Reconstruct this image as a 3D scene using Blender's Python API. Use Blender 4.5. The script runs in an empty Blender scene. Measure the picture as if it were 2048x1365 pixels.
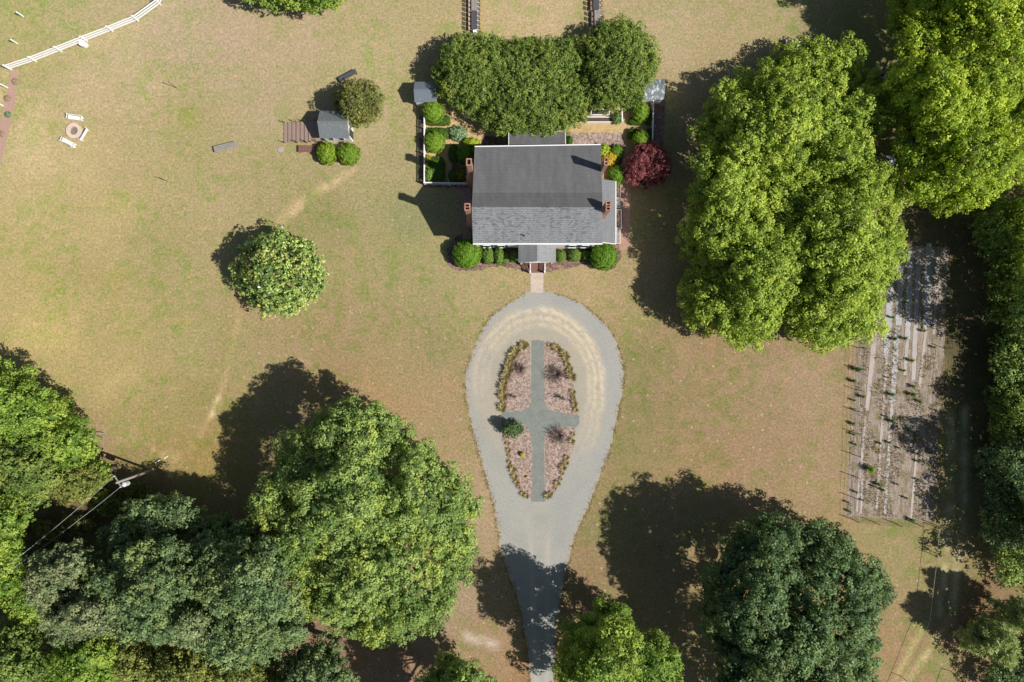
import bpy, math, random
import numpy as np
from mathutils import Vector, Matrix
R = math.radians
sc = bpy.context.scene
# ------------------------------------------------------------------ camera, sky, sun, exposure
H = 82.0; F = 82/0.06
cam_d = bpy.data.cameras.new("camera"); cam = bpy.data.objects.new("camera", cam_d)
sc.collection.objects.link(cam); sc.camera = cam
cam.location = (0, 0, H); cam.rotation_euler = (0, 0, 0)
cam_d.sensor_width = 36; cam_d.lens = 36*F/2048; cam_d.clip_end = 5000
SUN_EL = 46.5; SX, SY = 0.937, -0.349
w = bpy.data.worlds.new("World"); sc.world = w; w.use_nodes = True
nt = w.node_tree; bg = nt.nodes["Background"]; sky = nt.nodes.new("ShaderNodeTexSky")
sky.sky_type = 'NISHITA'; sky.sun_disc = False; sky.sun_elevation = R(SUN_EL)
sky.sun_rotation = math.atan2(SX, SY)
nt.links.new(sky.outputs[0], bg.inputs[0]); bg.inputs[1].default_value = 0.06
sd = bpy.data.lights.new("sun", 'SUN'); sun = bpy.data.objects.new("sun", sd); sc.collection.objects.link(sun)
sd.energy = 5.0; sd.angle = R(0.53); sd.color = (1.0, 0.955, 0.89)
sv = Vector((SX*math.cos(R(SUN_EL)), SY*math.cos(R(SUN_EL)), math.sin(R(SUN_EL))))
sun.rotation_euler = sv.to_track_quat('Z', 'Y').to_euler(); sun.location = (60, -30, 60)
sc.view_settings.view_transform = 'Standard'; sc.view_settings.look = 'None'
sc.view_settings.exposure = 0.3; sc.view_settings.gamma = 1
EG = 1.5     # display value of a sunlit flat white surface

# ------------------------------------------------------------------ helpers
C = sc.collection.objects
def P(px, py, z=0.0):
    k = (H-z)/F
    return ((px-1024)*k, -(py-682.5)*k, z)
def lin(c):
    return tuple(((v/255)/12.92 if v/255 <= .04045 else ((v/255+.055)/1.055)**2.4) for v in c)
def alb(c, e=EG):
    return tuple(min(v/e, .85) for v in lin(c))
def tag(o, label=None, cat=None, group=None, kind=None):
    if label: o['label'] = label
    if cat: o['category'] = cat
    if group: o['group'] = group
    if kind: o['kind'] = kind
    return o
def empty(name, loc, label, cat, group=None, rz=0):
    o = bpy.data.objects.new(name, None); C.link(o); o.location = loc; o.rotation_euler = (0, 0, rz)
    o.empty_display_size = .3
    return tag(o, label, cat, group)
def copy_tree(o, parent=None):
    c = o.copy(); C.link(c); c.parent = parent
    for ch in [x for x in bpy.data.objects if x.parent == o]: copy_tree(ch, c)
    return c
class MB:
    def __init__(s): s.v = []; s.f = []
    def add(s, vs, fs):
        n = len(s.v); s.v += [tuple(v) for v in vs]; s.f += [tuple(i+n for i in f) for f in fs]; return s
    def hexa(s, b, t):       # two quads, bottom & top (ccw)
        return s.add(list(b)+list(t), [(3,2,1,0),(4,5,6,7),(0,1,5,4),(1,2,6,5),(2,3,7,6),(3,0,4,7)])
    def box(s, x0, x1, y0, y1, z0, z1):
        return s.hexa([(x0,y0,z0),(x1,y0,z0),(x1,y1,z0),(x0,y1,z0)], [(x0,y0,z1),(x1,y0,z1),(x1,y1,z1),(x0,y1,z1)])
    def bar(s, a, b, wd, ht=None, up=(0,0,1)):
        a = Vector(a); b = Vector(b); d = (b-a).normalized(); ht = ht or wd
        u = Vector(up)
        if abs(d.dot(u)) > .95: u = Vector((1,0,0))
        sd_ = d.cross(u).normalized()*wd/2; uu = sd_.cross(d).normalized()*ht/2
        q = lambda p: [p-sd_-uu, p+sd_-uu, p+sd_+uu, p-sd_+uu]
        return s.add(q(a)+q(b), [(0,1,2,3),(7,6,5,4),(0,4,5,1),(1,5,6,2),(2,6,7,3),(3,7,4,0)])
    def tube(s, pts, rs, n=8, cap=True):
        pts = [Vector(p) for p in pts]; base = len(s.v); rs = rs if hasattr(rs, '__len__') else [rs]*len(pts)
        for i, p in enumerate(pts):
            d = (pts[min(i+1, len(pts)-1)]-pts[max(i-1, 0)]).normalized()
            u = Vector((0,0,1)) if abs(d.z) < .9 else Vector((1,0,0))
            a = d.cross(u).normalized(); b = d.cross(a)
            for k in range(n):
                t = 2*math.pi*k/n; s.v.append(tuple(p+(a*math.cos(t)+b*math.sin(t))*rs[i]))
        for i in range(len(pts)-1):
            for k in range(n):
                s.f.append((base+i*n+k, base+i*n+(k+1)%n, base+(i+1)*n+(k+1)%n, base+(i+1)*n+k))
        if cap:
            s.f.append(tuple(base+k for k in range(n))[::-1]); s.f.append(tuple(base+(len(pts)-1)*n+k for k in range(n)))
        return s
    def poly(s, pts, z=None):
        n = len(s.v)
        for p in pts: s.v.append((p[0], p[1], p[2] if z is None else z))
        s.f.append(tuple(range(n, n+len(pts)))); return s
    def prism(s, pts, z0, z1):      # pts ccw
        n = len(pts); b = len(s.v)
        s.v += [(p[0], p[1], z0) for p in pts]+[(p[0], p[1], z1) for p in pts]
        s.f.append(tuple(range(b, b+n))[::-1]); s.f.append(tuple(range(b+n, b+2*n)))
        for k in range(n): s.f.append((b+k, b+(k+1)%n, b+n+(k+1)%n, b+n+k))
        return s
    def slab(s, quad, th):          # sloped sheet with thickness below
        q = [Vector(p) for p in quad]; return s.hexa([p-Vector((0,0,th)) for p in q], q)
    def build(s, name, m, parent=None, smooth=False, bevel=0):
        me = bpy.data.meshes.new(name); me.from_pydata(s.v, [], s.f); me.validate(); me.update()
        if smooth: me.shade_smooth()
        o = bpy.data.objects.new(name, me); C.link(o); o.parent = parent
        if m: me.materials.append(m)
        if bevel:
            b = o.modifiers.new('bevel', 'BEVEL'); b.width = bevel; b.segments = 1; b.limit_method = 'ANGLE'
        return o
def quads_obj(name, V, col, m, parent=None, extra=None):
    """V (n,4,3) quads, col (n,3); extra=(verts, faces, colour) solid core"""
    n = len(V); verts = V.reshape(-1, 3); idx = np.arange(n*4, dtype=np.int32)
    sizes = np.full(n, 4, np.int32); cols = np.concatenate([col, np.ones((n, 1))], 1)
    if extra is not None:
        ev, ef, ec = extra; base = len(verts); verts = np.concatenate([verts, ev])
        k = ef.shape[1]; idx = np.concatenate([idx, (ef+base).ravel().astype(np.int32)])
        sizes = np.concatenate([sizes, np.full(len(ef), k, np.int32)])
        cols = np.concatenate([cols, np.tile(np.array([*ec, 1.0]), (len(ef), 1))])
    me = bpy.data.meshes.new(name); me.vertices.add(len(verts)); me.vertices.foreach_set('co', verts.astype(np.float32).ravel())
    me.loops.add(len(idx)); me.loops.foreach_set('vertex_index', idx)
    me.polygons.add(len(sizes)); st = np.concatenate([[0], np.cumsum(sizes)[:-1]]).astype(np.int32)
    me.polygons.foreach_set('loop_start', st)
    me.update(calc_edges=True)
    a = me.attributes.new('Col', 'FLOAT_COLOR', 'FACE'); a.data.foreach_set('color', cols.astype(np.float32).ravel())
    me.materials.append(m)
    o = bpy.data.objects.new(name, me); C.link(o); o.parent = parent
    return o

# ------------------------------------------------------------------ materials
def newmat(name):
    m = bpy.data.materials.new(name); m.use_nodes = True; n = m.node_tree.nodes; b = n['Principled BSDF']
    return m, n, m.node_tree.links, b
def mixc(n, l, fac, a, b, mode='MIX'):
    x = n.new('ShaderNodeMix'); x.data_type = 'RGBA'; x.blend_type = mode
    for i, v in ((0, fac), (6, a), (7, b)):
        if isinstance(v, (int, float)): x.inputs[i].default_value = v
        elif isinstance(v, tuple): x.inputs[i].default_value = (*v[:3], 1)
        else: l.new(v, x.inputs[i])
    return x.outputs[2]
def noise(n, l, scale, detail=4, rough=.6, vec=None, dist=0):
    t = n.new('ShaderNodeTexNoise'); t.inputs['Scale'].default_value = scale; t.inputs['Detail'].default_value = detail
    t.inputs['Roughness'].default_value = rough; t.inputs['Distortion'].default_value = dist
    if vec: l.new(vec, t.inputs['Vector'])
    return t
def ramp(n, l, src, a, b, lo=0.0, hi=1.0):
    r = n.new('ShaderNodeMapRange'); r.inputs[1].default_value = a; r.inputs[2].default_value = b
    r.inputs[3].default_value = lo; r.inputs[4].default_value = hi; l.new(src, r.inputs[0]); return r.outputs[0]
def pos(n, l, sx=1, sy=1, sz=1):
    g = n.new('ShaderNodeNewGeometry'); mp = n.new('ShaderNodeMapping'); mp.inputs['Scale'].default_value = (sx, sy, sz)
    l.new(g.outputs['Position'], mp.inputs[0]); return mp.outputs[0]
def bump(n, l, b, h, strength=.5, dist=.05):
    u = n.new('ShaderNodeBump'); u.inputs['Strength'].default_value = strength; u.inputs['Distance'].default_value = dist
    l.new(h, u.inputs['Height']); l.new(u.outputs[0], b.inputs['Normal'])
def simple(name, c, rough=.7, var=.25, scale=3.0, metal=0, e=EG, bmp=0, sx=1, sy=1):
    m, n, l, b = newmat(name); a = alb(c, e)
    v = pos(n, l, sx, sy)
    t = noise(n, l, scale, 5, .65, v)
    o = mixc(n, l, ramp(n, l, t.outputs[0], .3, .7), tuple(x*(1-var) for x in a), tuple(min(x*(1+var), .9) for x in a))
    l.new(o, b.inputs['Base Color']); b.inputs['Roughness'].default_value = rough; b.inputs['Metallic'].default_value = metal
    if bmp: bump(n, l, b, t.outputs[0], bmp)
    return m
def leafmat(name, trans=.35, rough=.55):
    m = bpy.data.materials.new(name); m.use_nodes = True; n = m.node_tree.nodes; l = m.node_tree.links
    b = n['Principled BSDF']; at = n.new('ShaderNodeAttribute'); at.attribute_name = 'Col'
    l.new(at.outputs['Color'], b.inputs['Base Color']); b.inputs['Roughness'].default_value = rough
    b.inputs['Specular IOR Level'].default_value = .35
    tr = n.new('ShaderNodeBsdfTranslucent')
    g = mixc(n, l, 1.0, at.outputs['Color'], (1.15, 1.15, .6), 'MULTIPLY'); l.new(g, tr.inputs[0])
    mx = n.new('ShaderNodeMixShader'); mx.inputs[0].default_value = trans
    l.new(b.outputs[0], mx.inputs[1]); l.new(tr.outputs[0], mx.inputs[2])
    l.new(mx.outputs[0], n['Material Output'].inputs[0]); return m
LEAF = leafmat('leaf_foliage'); LEAFG = leafmat('glossy_leaf_foliage', .15, .4)
BARK = simple('bark', (120, 105, 90), .9, .35, 6, bmp=.4)
GREYBARK = simple('grey_twig_bark', (135, 115, 108), .9, .3, 6)
WHITE = simple('white_paint', (246, 246, 244), .45, .05, 4, e=1.25)
WHITESID = None
WOOD = simple('weathered_grey_wood', (165, 158, 150), .85, .25, 5, sx=.3)
DWOOD = simple('dark_stained_wood', (84, 84, 90), .8, .25, 5)
REDWOOD = simple('red_brown_wood', (140, 100, 88), .8, .2, 5)
IRON = simple('black_iron', (40, 40, 42), .5, .2, 5)
STEEL = simple('galvanised_steel', (190, 195, 200), .4, .15, 5, metal=.4)

def ground_mat():
    m, n, l, b = newmat('dry_lawn'); at = n.new('ShaderNodeAttribute'); at.attribute_name = 'Col'
    v = pos(n, l)
    f = noise(n, l, 3.6, 7, .8, v, .2); md = noise(n, l, .6, 8, .75, v, .5); bigp = noise(n, l, .11, 5, .6, v, .6)
    c = mixc(n, l, ramp(n, l, f.outputs[0], .3, .7), (.55, .56, .52), (1.46, 1.45, 1.5))
    c = mixc(n, l, 1.0, at.outputs['Color'], c, 'MULTIPLY')
    grn = mixc(n, l, 1.0, c, (.72, .95, .6), 'MULTIPLY')
    k = n.new('ShaderNodeMath'); k.operation = 'MULTIPLY'
    l.new(ramp(n, l, md.outputs[0], .46, .58), k.inputs[0]); l.new(ramp(n, l, bigp.outputs[0], .4, .6, .15, 1), k.inputs[1])
    c = mixc(n, l, k.outputs[0], c, grn)
    pale = mixc(n, l, 1.0, c, (1.2, 1.12, 1.16), 'MULTIPLY')
    c = mixc(n, l, ramp(n, l, noise(n, l, 1.3, 5, .7, v, .3).outputs[0], .5, .68), c, pale)
    # scattered pale specks of leaf litter
    vo = n.new('ShaderNodeTexVoronoi'); vo.inputs['Scale'].default_value = .75; l.new(v, vo.inputs['Vector'])
    c = mixc(n, l, ramp(n, l, vo.outputs['Distance'], .12, .09), c, alb((205, 182, 146)))
    l.new(c, b.inputs['Base Color']); b.inputs['Roughness'].default_value = 1; b.inputs['Specular IOR Level'].default_value = .1
    bump(n, l, b, noise(n, l, 9, 4, .8, v).outputs[0], .7, .12)
    return m
def attr_mat(name, fscale=8, amp=.18, bs=.4, rough=.95):
    m, n, l, b = newmat(name); at = n.new('ShaderNodeAttribute'); at.attribute_name = 'Col'
    v = pos(n, l); f = noise(n, l, fscale, 5, .75, v)
    c = mixc(n, l, ramp(n, l, f.outputs[0], .3, .7), (1-amp,)*3, (1+amp,)*3)
    c = mixc(n, l, 1.0, at.outputs['Color'], c, 'MULTIPLY')
    l.new(c, b.inputs['Base Color']); b.inputs['Roughness'].default_value = rough; b.inputs['Specular IOR Level'].default_value = .15
    bump(n, l, b, f.outputs[0], bs, .05); return m
def chips(name, c1, c2, scale=6):
    m, n, l, b = newmat(name); v = pos(n, l)
    vo = n.new('ShaderNodeTexVoronoi'); vo.inputs['Scale'].default_value = scale; l.new(v, vo.inputs['Vector'])
    t = noise(n, l, 1.2, 4, .6, v)
    sp = n.new('ShaderNodeSeparateColor'); l.new(vo.outputs['Color'], sp.inputs[0])
    c = mixc(n, l, sp.outputs[0], alb(c1), alb(c2))
    c = mixc(n, l, ramp(n, l, t.outputs[0], .35, .7), c, mixc(n, l, 1.0, c, (.8, .82, .82), 'MULTIPLY'))
    l.new(c, b.inputs['Base Color']); b.inputs['Roughness'].default_value = .95; bump(n, l, b, sp.outputs[0], .5, .06)
    return m
MULCH = chips('pink_bark_mulch', (140, 114, 102), (214, 190, 176))
GMULCH = chips('brown_bark_mulch', (110, 85, 75), (180, 145, 130), 5)
SAND = chips('tan_pea_gravel', (206, 172, 118), (232, 202, 150), 9)
BRICK = None
def brick_mat(name, c1, c2, mort, sc_=3.0, bw=.5, rh=.25, plane='xy', ms=.04):
    m, n, l, b = newmat(name)
    g = n.new('ShaderNodeNewGeometry'); s = n.new('ShaderNodeSeparateXYZ'); l.new(g.outputs['Position'], s.inputs[0])
    cb = n.new('ShaderNodeCombineXYZ')
    if plane == 'xy': l.new(s.outputs[0], cb.inputs[0]); l.new(s.outputs[1], cb.inputs[1])
    else:
        ad = n.new('ShaderNodeMath'); l.new(s.outputs[0], ad.inputs[0]); l.new(s.outputs[1], ad.inputs[1])
        l.new(ad.outputs[0], cb.inputs[0]); l.new(s.outputs[2], cb.inputs[1])
    t = n.new('ShaderNodeTexBrick'); l.new(cb.outputs[0], t.inputs[0]); t.inputs['Scale'].default_value = sc_
    t.inputs['Color1'].default_value = (*alb(c1), 1); t.inputs['Color2'].default_value = (*alb(c2), 1); t.inputs['Mortar'].default_value = (*alb(mort), 1)
    t.inputs['Brick Width'].default_value = bw; t.inputs['Row Height'].default_value = rh; t.inputs['Mortar Size'].default_value = ms
    v = pos(n, l); no = noise(n, l, 1.5, 6, .7, v)
    c = mixc(n, l, ramp(n, l, no.outputs[0], .3, .7), mixc(n, l, 1.0, t.outputs[0], (.8, .8, .8), 'MULTIPLY'), mixc(n, l, 1.0, t.outputs[0], (1.15, 1.15, 1.15), 'MULTIPLY'))
    l.new(c, b.inputs['Base Color']); b.inputs['Roughness'].default_value = .9; bump(n, l, b, t.outputs['Fac'], -.3, .02)
    return m
CHIM = brick_mat('chimney_red_brick', (168, 108, 88), (198, 146, 124), (200, 176, 158), 3.5, .75, .27, 'z')
PAVE = brick_mat('pink_brick_paving', (196, 150, 130), (178, 132, 114), (205, 175, 155), 3, .7, .35)
WALK = brick_mat('pale_beige_brick_walk', (222, 202, 186), (214, 192, 176), (216, 198, 184), 3, .7, .35)
def shingle(name, c1, c2, cm, dashes=.0, rh=.42, bw=.9):
    m, n, l, b = newmat(name)
    v = pos(n, l)
    t = n.new('ShaderNodeTexBrick'); l.new(v, t.inputs[0]); t.inputs['Scale'].default_value = 2.4
    t.inputs['Color1'].default_value = (*alb(c1), 1); t.inputs['Color2'].default_value = (*alb(c2), 1); t.inputs['Mortar'].default_value = (*alb(cm), 1)
    t.inputs['Brick Width'].default_value = bw; t.inputs['Row Height'].default_value = rh; t.inputs['Mortar Size'].default_value = .035
    t.inputs['Bias'].default_value = -.1
    c = t.outputs[0]
    if dashes:
        v2 = pos(n, l, 1.5, 3.6); dn = noise(n, l, 1.6, 2, .5, v2); k = n.new('ShaderNodeMath'); k.operation = 'MULTIPLY'
        big = noise(n, l, .25, 3, .6, v)
        l.new(ramp(n, l, dn.outputs[0], .52, .6), k.inputs[0]); l.new(ramp(n, l, big.outputs[0], .38, .55, .15, dashes), k.inputs[1])
        c = mixc(n, l, k.outputs[0], c, alb(cm))
    v3 = pos(n, l, 3, .5); st = noise(n, l, .5, 5, .6, v3)
    c = mixc(n, l, ramp(n, l, st.outputs[0], .35, .7), mixc(n, l, 1.0, c, (.86, .86, .87), 'MULTIPLY'), mixc(n, l, 1.0, c, (1.12, 1.11, 1.1), 'MULTIPLY'))
    f = noise(n, l, 12, 3, .8, v)
    c = mixc(n, l, ramp(n, l, f.outputs[0], .3, .7), mixc(n, l, 1.0, c, (.85, .85, .85), 'MULTIPLY'), mixc(n, l, 1.0, c, (1.14, 1.14, 1.14), 'MULTIPLY'))
    l.new(c, b.inputs['Base Color']); b.inputs['Roughness'].default_value = .9; b.inputs['Specular IOR Level'].default_value = .2
    bump(n, l, b, t.outputs['Fac'], -.3, .02); return m
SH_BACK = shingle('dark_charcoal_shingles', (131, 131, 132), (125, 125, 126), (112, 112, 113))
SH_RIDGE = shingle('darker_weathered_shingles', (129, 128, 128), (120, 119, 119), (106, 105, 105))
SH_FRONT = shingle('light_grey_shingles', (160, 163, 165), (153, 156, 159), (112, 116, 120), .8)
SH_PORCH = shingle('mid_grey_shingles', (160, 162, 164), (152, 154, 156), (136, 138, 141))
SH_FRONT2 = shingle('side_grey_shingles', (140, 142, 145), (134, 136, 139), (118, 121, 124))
def metal_roof(name, c, worn, amt):
    m, n, l, b = newmat(name); v = pos(n, l, 1, .18); a = alb(c)
    wv = n.new('ShaderNodeTexWave'); wv.inputs['Scale'].default_value = 1.6; wv.inputs['Distortion'].default_value = .3
    g = pos(n, l); l.new(g, wv.inputs['Vector'])
    st = noise(n, l, 3.5, 5, .7, v)
    c_ = mixc(n, l, ramp(n, l, wv.outputs['Fac'], 0, 1), tuple(x*.85 for x in a), tuple(x*1.12 for x in a))
    c_ = mixc(n, l, ramp(n, l, st.outputs[0], .66-amt*.2, .72-amt*.15), c_, alb(worn))
    l.new(c_, b.inputs['Base Color']); b.inputs['Roughness'].default_value = .6; return m
MR_GREEN = metal_roof('grey_green_weathered_roof', (122, 130, 133), (165, 155, 130), .45)
MR_BLUE = metal_roof('slate_blue_roof', (118, 130, 140), (165, 172, 176), .2)
MR_WORN = metal_roof('worn_white_streaked_roof', (122, 132, 138), (222, 230, 234), .75)
MR_DARK = metal_roof('dark_blue_roof', (70, 84, 104), (120, 135, 150), .3)

# ------------------------------------------------------------------ ground
def idw(pts, X, Y, p=2.6, eps=25):
    acc = np.zeros(X.shape+(3,)); wsum = np.zeros(X.shape)
    for (px, py, c) in pts:
        wgt = 1/((X-px)**2+(Y-py)**2+eps**2)**(p/2); acc += wgt[..., None]*np.array(alb(c)); wsum += wgt
    a = acc/wsum[..., None]; L_ = (a*np.array([.3, .59, .11])).sum(-1, keepdims=True); 
    a = (a*.82+L_*.18)*np.array([1.11, 1.12, 1.1])
    band = np.sin(Y/9+np.sin(X/60)*1.2)*np.clip((X-1240)/80, 0, 1)*np.clip((Y-600)/60, 0, 1)+np.sin(X/8+np.sin(Y/80))*np.clip((Y-560)/60, 0, 1)*np.clip((1420-X)/80, 0, 1)*np.clip((X-1240)/40, 0, 1)
    return a*(1+.035*band*(vnoise(X, Y, 50, 44)*1.4))[..., None]
GC = [(20,40,(186,170,105)),(120,40,(186,170,112)),(60,110,(182,165,100)),(250,110,(200,176,128)),(330,40,(196,170,132)),(450,90,(196,168,132)),
 (600,80,(196,168,130)),(640,200,(184,164,112)),(500,200,(188,164,120)),(300,250,(190,166,112)),(375,260,(172,160,92)),(200,190,(204,176,128)),
 (80,300,(210,184,126)),(60,420,(196,174,108)),(200,420,(196,172,108)),(60,540,(190,168,96)),(200,540,(182,160,94)),(100,660,(206,178,104)),
 (260,650,(186,164,96)),(250,780,(198,172,104)),(380,700,(178,160,98)),(340,520,(176,158,98)),(420,420,(188,164,112)),(520,380,(178,158,104)),
 (640,440,(160,148,88)),(760,400,(172,156,104)),(760,260,(190,168,122)),(760,120,(190,170,116)),(1080,40,(206,176,130)),(1000,60,(196,172,116)),
 (1160,60,(186,164,112)),(1350,60,(190,166,122)),(1500,50,(184,160,112)),(1420,150,(176,154,108)),(720,520,(176,154,100)),(860,560,(172,154,102)),
 (820,640,(168,148,98)),(680,640,(172,146,100)),(560,700,(176,148,104)),(700,740,(170,138,94)),(860,700,(160,144,92)),(900,820,(176,146,102)),
 (780,800,(180,144,94)),(860,860,(180,148,104)),(900,940,(182,152,114)),(960,1050,(184,154,116)),(620,760,(170,138,92)),(480,720,(170,152,94)),
 (380,820,(168,148,86)),(340,900,(174,146,80)),(260,880,(176,156,92)),(420,920,(170,140,70)),(180,900,(178,150,100)),(1000,520,(190,162,112)),(950,560,(176,158,104)),
 (1180,560,(190,160,112)),(1300,520,(180,152,104)),(1280,620,(176,150,100)),(1300,720,(152,136,84)),(1290,820,(146,134,80)),(1400,680,(172,138,98)),
 (1400,760,(170,138,98)),(1560,720,(172,140,104)),(1640,760,(178,146,110)),(1550,860,(170,138,100)),(1640,930,(176,144,106)),(1460,900,(172,136,98)),
 (1360,850,(162,136,92)),(1260,960,(158,138,84)),(1220,1060,(150,136,84)),(1400,930,(172,138,94)),(1640,1020,(172,142,96)),(1300,1050,(160,130,90)),
 (1760,1080,(166,148,92)),(1810,1060,(160,146,90)),(1820,1200,(172,146,98)),(1790,1300,(176,138,96)),(1880,1330,(160,145,90)),(1900,900,(166,148,90)),
 (1900,1150,(158,142,88)),(1830,1120,(172,148,100)),(940,1200,(178,148,116)),(900,1240,(176,148,116)),(980,1290,(176,142,104)),(1040,1340,(170,126,84)),
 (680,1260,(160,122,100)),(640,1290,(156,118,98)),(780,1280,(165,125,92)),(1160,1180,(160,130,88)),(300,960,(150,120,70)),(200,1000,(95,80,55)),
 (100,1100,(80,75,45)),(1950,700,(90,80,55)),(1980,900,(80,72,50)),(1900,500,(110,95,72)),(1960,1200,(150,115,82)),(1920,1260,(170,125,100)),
 (1300,300,(170,150,100)),(1330,420,(160,140,92)),(1700,100,(140,140,80)),(840,430,(150,150,95)),(830,250,(180,160,105)),(850,500,(170,158,95)), (1270,450,(165,150,95))]
def seg_d(X, Y, pts):
    d = np.full(X.shape, 1e9)
    for (a, b) in zip(pts[:-1], pts[1:]):
        ax, ay = a; bx, by = b; L = (bx-ax)**2+(by-ay)**2
        t = np.clip(((X-ax)*(bx-ax)+(Y-ay)*(by-ay))/L, 0, 1)
        d = np.minimum(d, np.hypot(X-ax-t*(bx-ax), Y-ay-t*(by-ay)))
    return d
rg = np.random.default_rng(3)
def vnoise(X, Y, s, seed=0):
    r = np.random.default_rng(seed); g = r.random((256, 256)); x = X/s; y = Y/s
    xi = np.floor(x).astype(int); yi = np.floor(y).astype(int); fx = x-xi; fy = y-yi; fx = fx*fx*(3-2*fx); fy = fy*fy*(3-2*fy)
    q = lambda i, j: g[(xi+i) % 256, (yi+j) % 256]
    return (q(0,0)*(1-fx)+q(1,0)*fx)*(1-fy)+(q(0,1)*(1-fx)+q(1,1)*fx)*fy
def grid_obj(name, xs, ys, colf, m, z=0.0, mask=None):
    X, Y = np.meshgrid(xs, ys); k = F/H; PX = X*k+1024; PY = 682.5-Y*k
    col = colf(PX, PY); nx, ny = len(xs), len(ys)
    V = np.stack([X, Y, np.full(X.shape, z)], -1).reshape(-1, 3)
    i = np.arange(nx*ny).reshape(ny, nx); fcs = np.stack([i[:-1, :-1], i[:-1, 1:], i[1:, 1:], i[1:, :-1]], -1).reshape(-1, 4)
    return vmesh(name, V, fcs, col.reshape(-1, 3), m)
def vmesh(name, V, fcs, col, m):
    me = bpy.data.meshes.new(name); me.vertices.add(len(V)); me.vertices.foreach_set('co', V.astype(np.float32).ravel())
    me.loops.add(fcs.size); me.loops.foreach_set('vertex_index', fcs.astype(np.int32).ravel())
    me.polygons.add(len(fcs)); me.polygons.foreach_set('loop_start', (np.arange(len(fcs))*4).astype(np.int32)); me.update(calc_edges=True)
    a = me.attributes.new('Col', 'FLOAT_COLOR', 'POINT'); a.data.foreach_set('color', np.concatenate([col, np.ones((len(col), 1))], 1).astype(np.float32).ravel())
    me.materials.append(m); o = bpy.data.objects.new(name, me); C.link(o); return o
def gcol(PX, PY):
    wx = (vnoise(PX, PY, 60, 1)-.5)*70+(vnoise(PX, PY, 22, 2)-.5)*30; wy = (vnoise(PX, PY, 60, 3)-.5)*70+(vnoise(PX, PY, 22, 4)-.5)*30
    c = idw(GC, PX+wx, PY+wy)
    def blend(m_, colr):
        nonlocal c
        c = c*(1-m_[..., None])+np.array(alb(colr))*m_[..., None]
    def track(pts, wd, colr, s, seed=9):
        d = seg_d(PX+wx*.08, PY+wy*.08, pts); blend(np.clip(1-d/wd, 0, 1)*s*np.clip(vnoise(PX, PY, 14, seed)*1.6-.1, 0, 1), colr)
    track([(705,340),(620,392),(560,448)], 13, (224,194,152), 1.1)
    track([(640,380),(590,405),(550,455),(520,500)], 16, (208,180,138), .7)
    track([(520,470),(480,620),(455,740),(425,830),(380,900)], 10, (210,178,132), .6)
    track([(500,480),(455,640),(430,760)], 7, (190,160,110), .4)
    track([(436,800),(424,832)], 9, (245,225,180), 1)
    track([(515,330),(520,410)], 8, (165,150,90), .5)
    track([(330,915),(352,912)], 16, (228,190,145), .9); track([(300,915),(308,895)], 6, (220,180,140), .8); track([(298,935),(306,950)], 9, (225,180,150), .8); track([(845,560),(800,600),(790,700)], 14, (186,166,118), .35); track([(1000,560),(1050,580)], 18, (205,178,132), .4)
    track([(196,870),(215,905)], 22, (182,152,128), .8)
    track([(1905,820),(1900,1000),(1888,1150),(1880,1230)], 12, (206,192,150), 1.1); track([(1932,820),(1928,1000),(1915,1130),(1905,1240)], 12, (206,192,152), 1.1)
    track([(1895,1240),(1850,1310),(1810,1365),(1790,1400)], 12, (212,192,142), 1.1); track([(1860,1230),(1825,1290),(1790,1365)], 10, (205,184,134), .9)
    track([(930,1275),(990,1290)], 16, (222,205,190), .85)
    track([(1880,1250),(1930,1230)], 24, (185,140,115), .7)
    track([(38,20),(32,130)], 7, (205,180,130), .6); track([(100,115),(320,10)], 8, (205,182,140), .3)
    track([(8,150),(0,200)], 14, (228,200,152), 1.0)
    track([(1530,690),(1650,700)], 14, (180,140,110), .5)
    for q in [(375,255,14),(225,545,16),(370,650,14),(110,260,10)]:
        blend(np.exp(-((PX+wx*.3-q[0])**2+(PY+wy*.3-q[1])**2)/q[2]**2)*.4, (184,176,84))
    return c
xs = np.concatenate([[-2500,-600,-200,-110], np.arange(-72, 72.1, .3), [110,200,600,2500]])
ys = np.concatenate([[-2500,-600,-200,-90], np.arange(-50, 50.1, .3), [90,200,600,2500]])
tag(grid_obj('ground', xs, ys, gcol, ground_mat()), kind='structure')

# driveway
def interp(tbl, y): return np.interp(y, [t[0] for t in tbl], [t[1] for t in tbl])
DL = [(582,1066),(586,1052),(594,1040),(609,1016),(634,981),(661,964),(704,945),(745,931),(776,930),(811,934),(853,943),(912,960),(962,974),(1005,987),(1067,997),(1100,1001),(1160,1022),(1220,1042),(1300,1055),(1365,1061),(1500,1062)]
DR = [(582,1085),(586,1104),(593,1129),(609,1164),(628,1187),(651,1214),(683,1232),(717,1243),(741,1248),(787,1244),(834,1234),(892,1222),(946,1203),(1024,1172),(1075,1148),(1100,1142),(1160,1128),(1220,1118),(1300,1111),(1365,1109),(1500,1108)]
rows = np.concatenate([[581.5,582.5,584,586,589], np.arange(592, 1500, 4)]); NC = 80
PY = np.repeat(rows[:, None], NC, 1); Ls = interp(DL, rows); Rs = interp(DR, rows)
jl = (vnoise(rows, rows*0, 9, 5)-.5)*3+(vnoise(rows, rows*0, 3, 6)-.5)*3; jr = (vnoise(rows, rows*0+40, 9, 7)-.5)*3+(vnoise(rows, rows*0, 3, 8)-.5)*3
PX = (Ls+jl)[:, None]+(Rs+jr-Ls-jl)[:, None]*np.linspace(0, 1, NC)[None]
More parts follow.
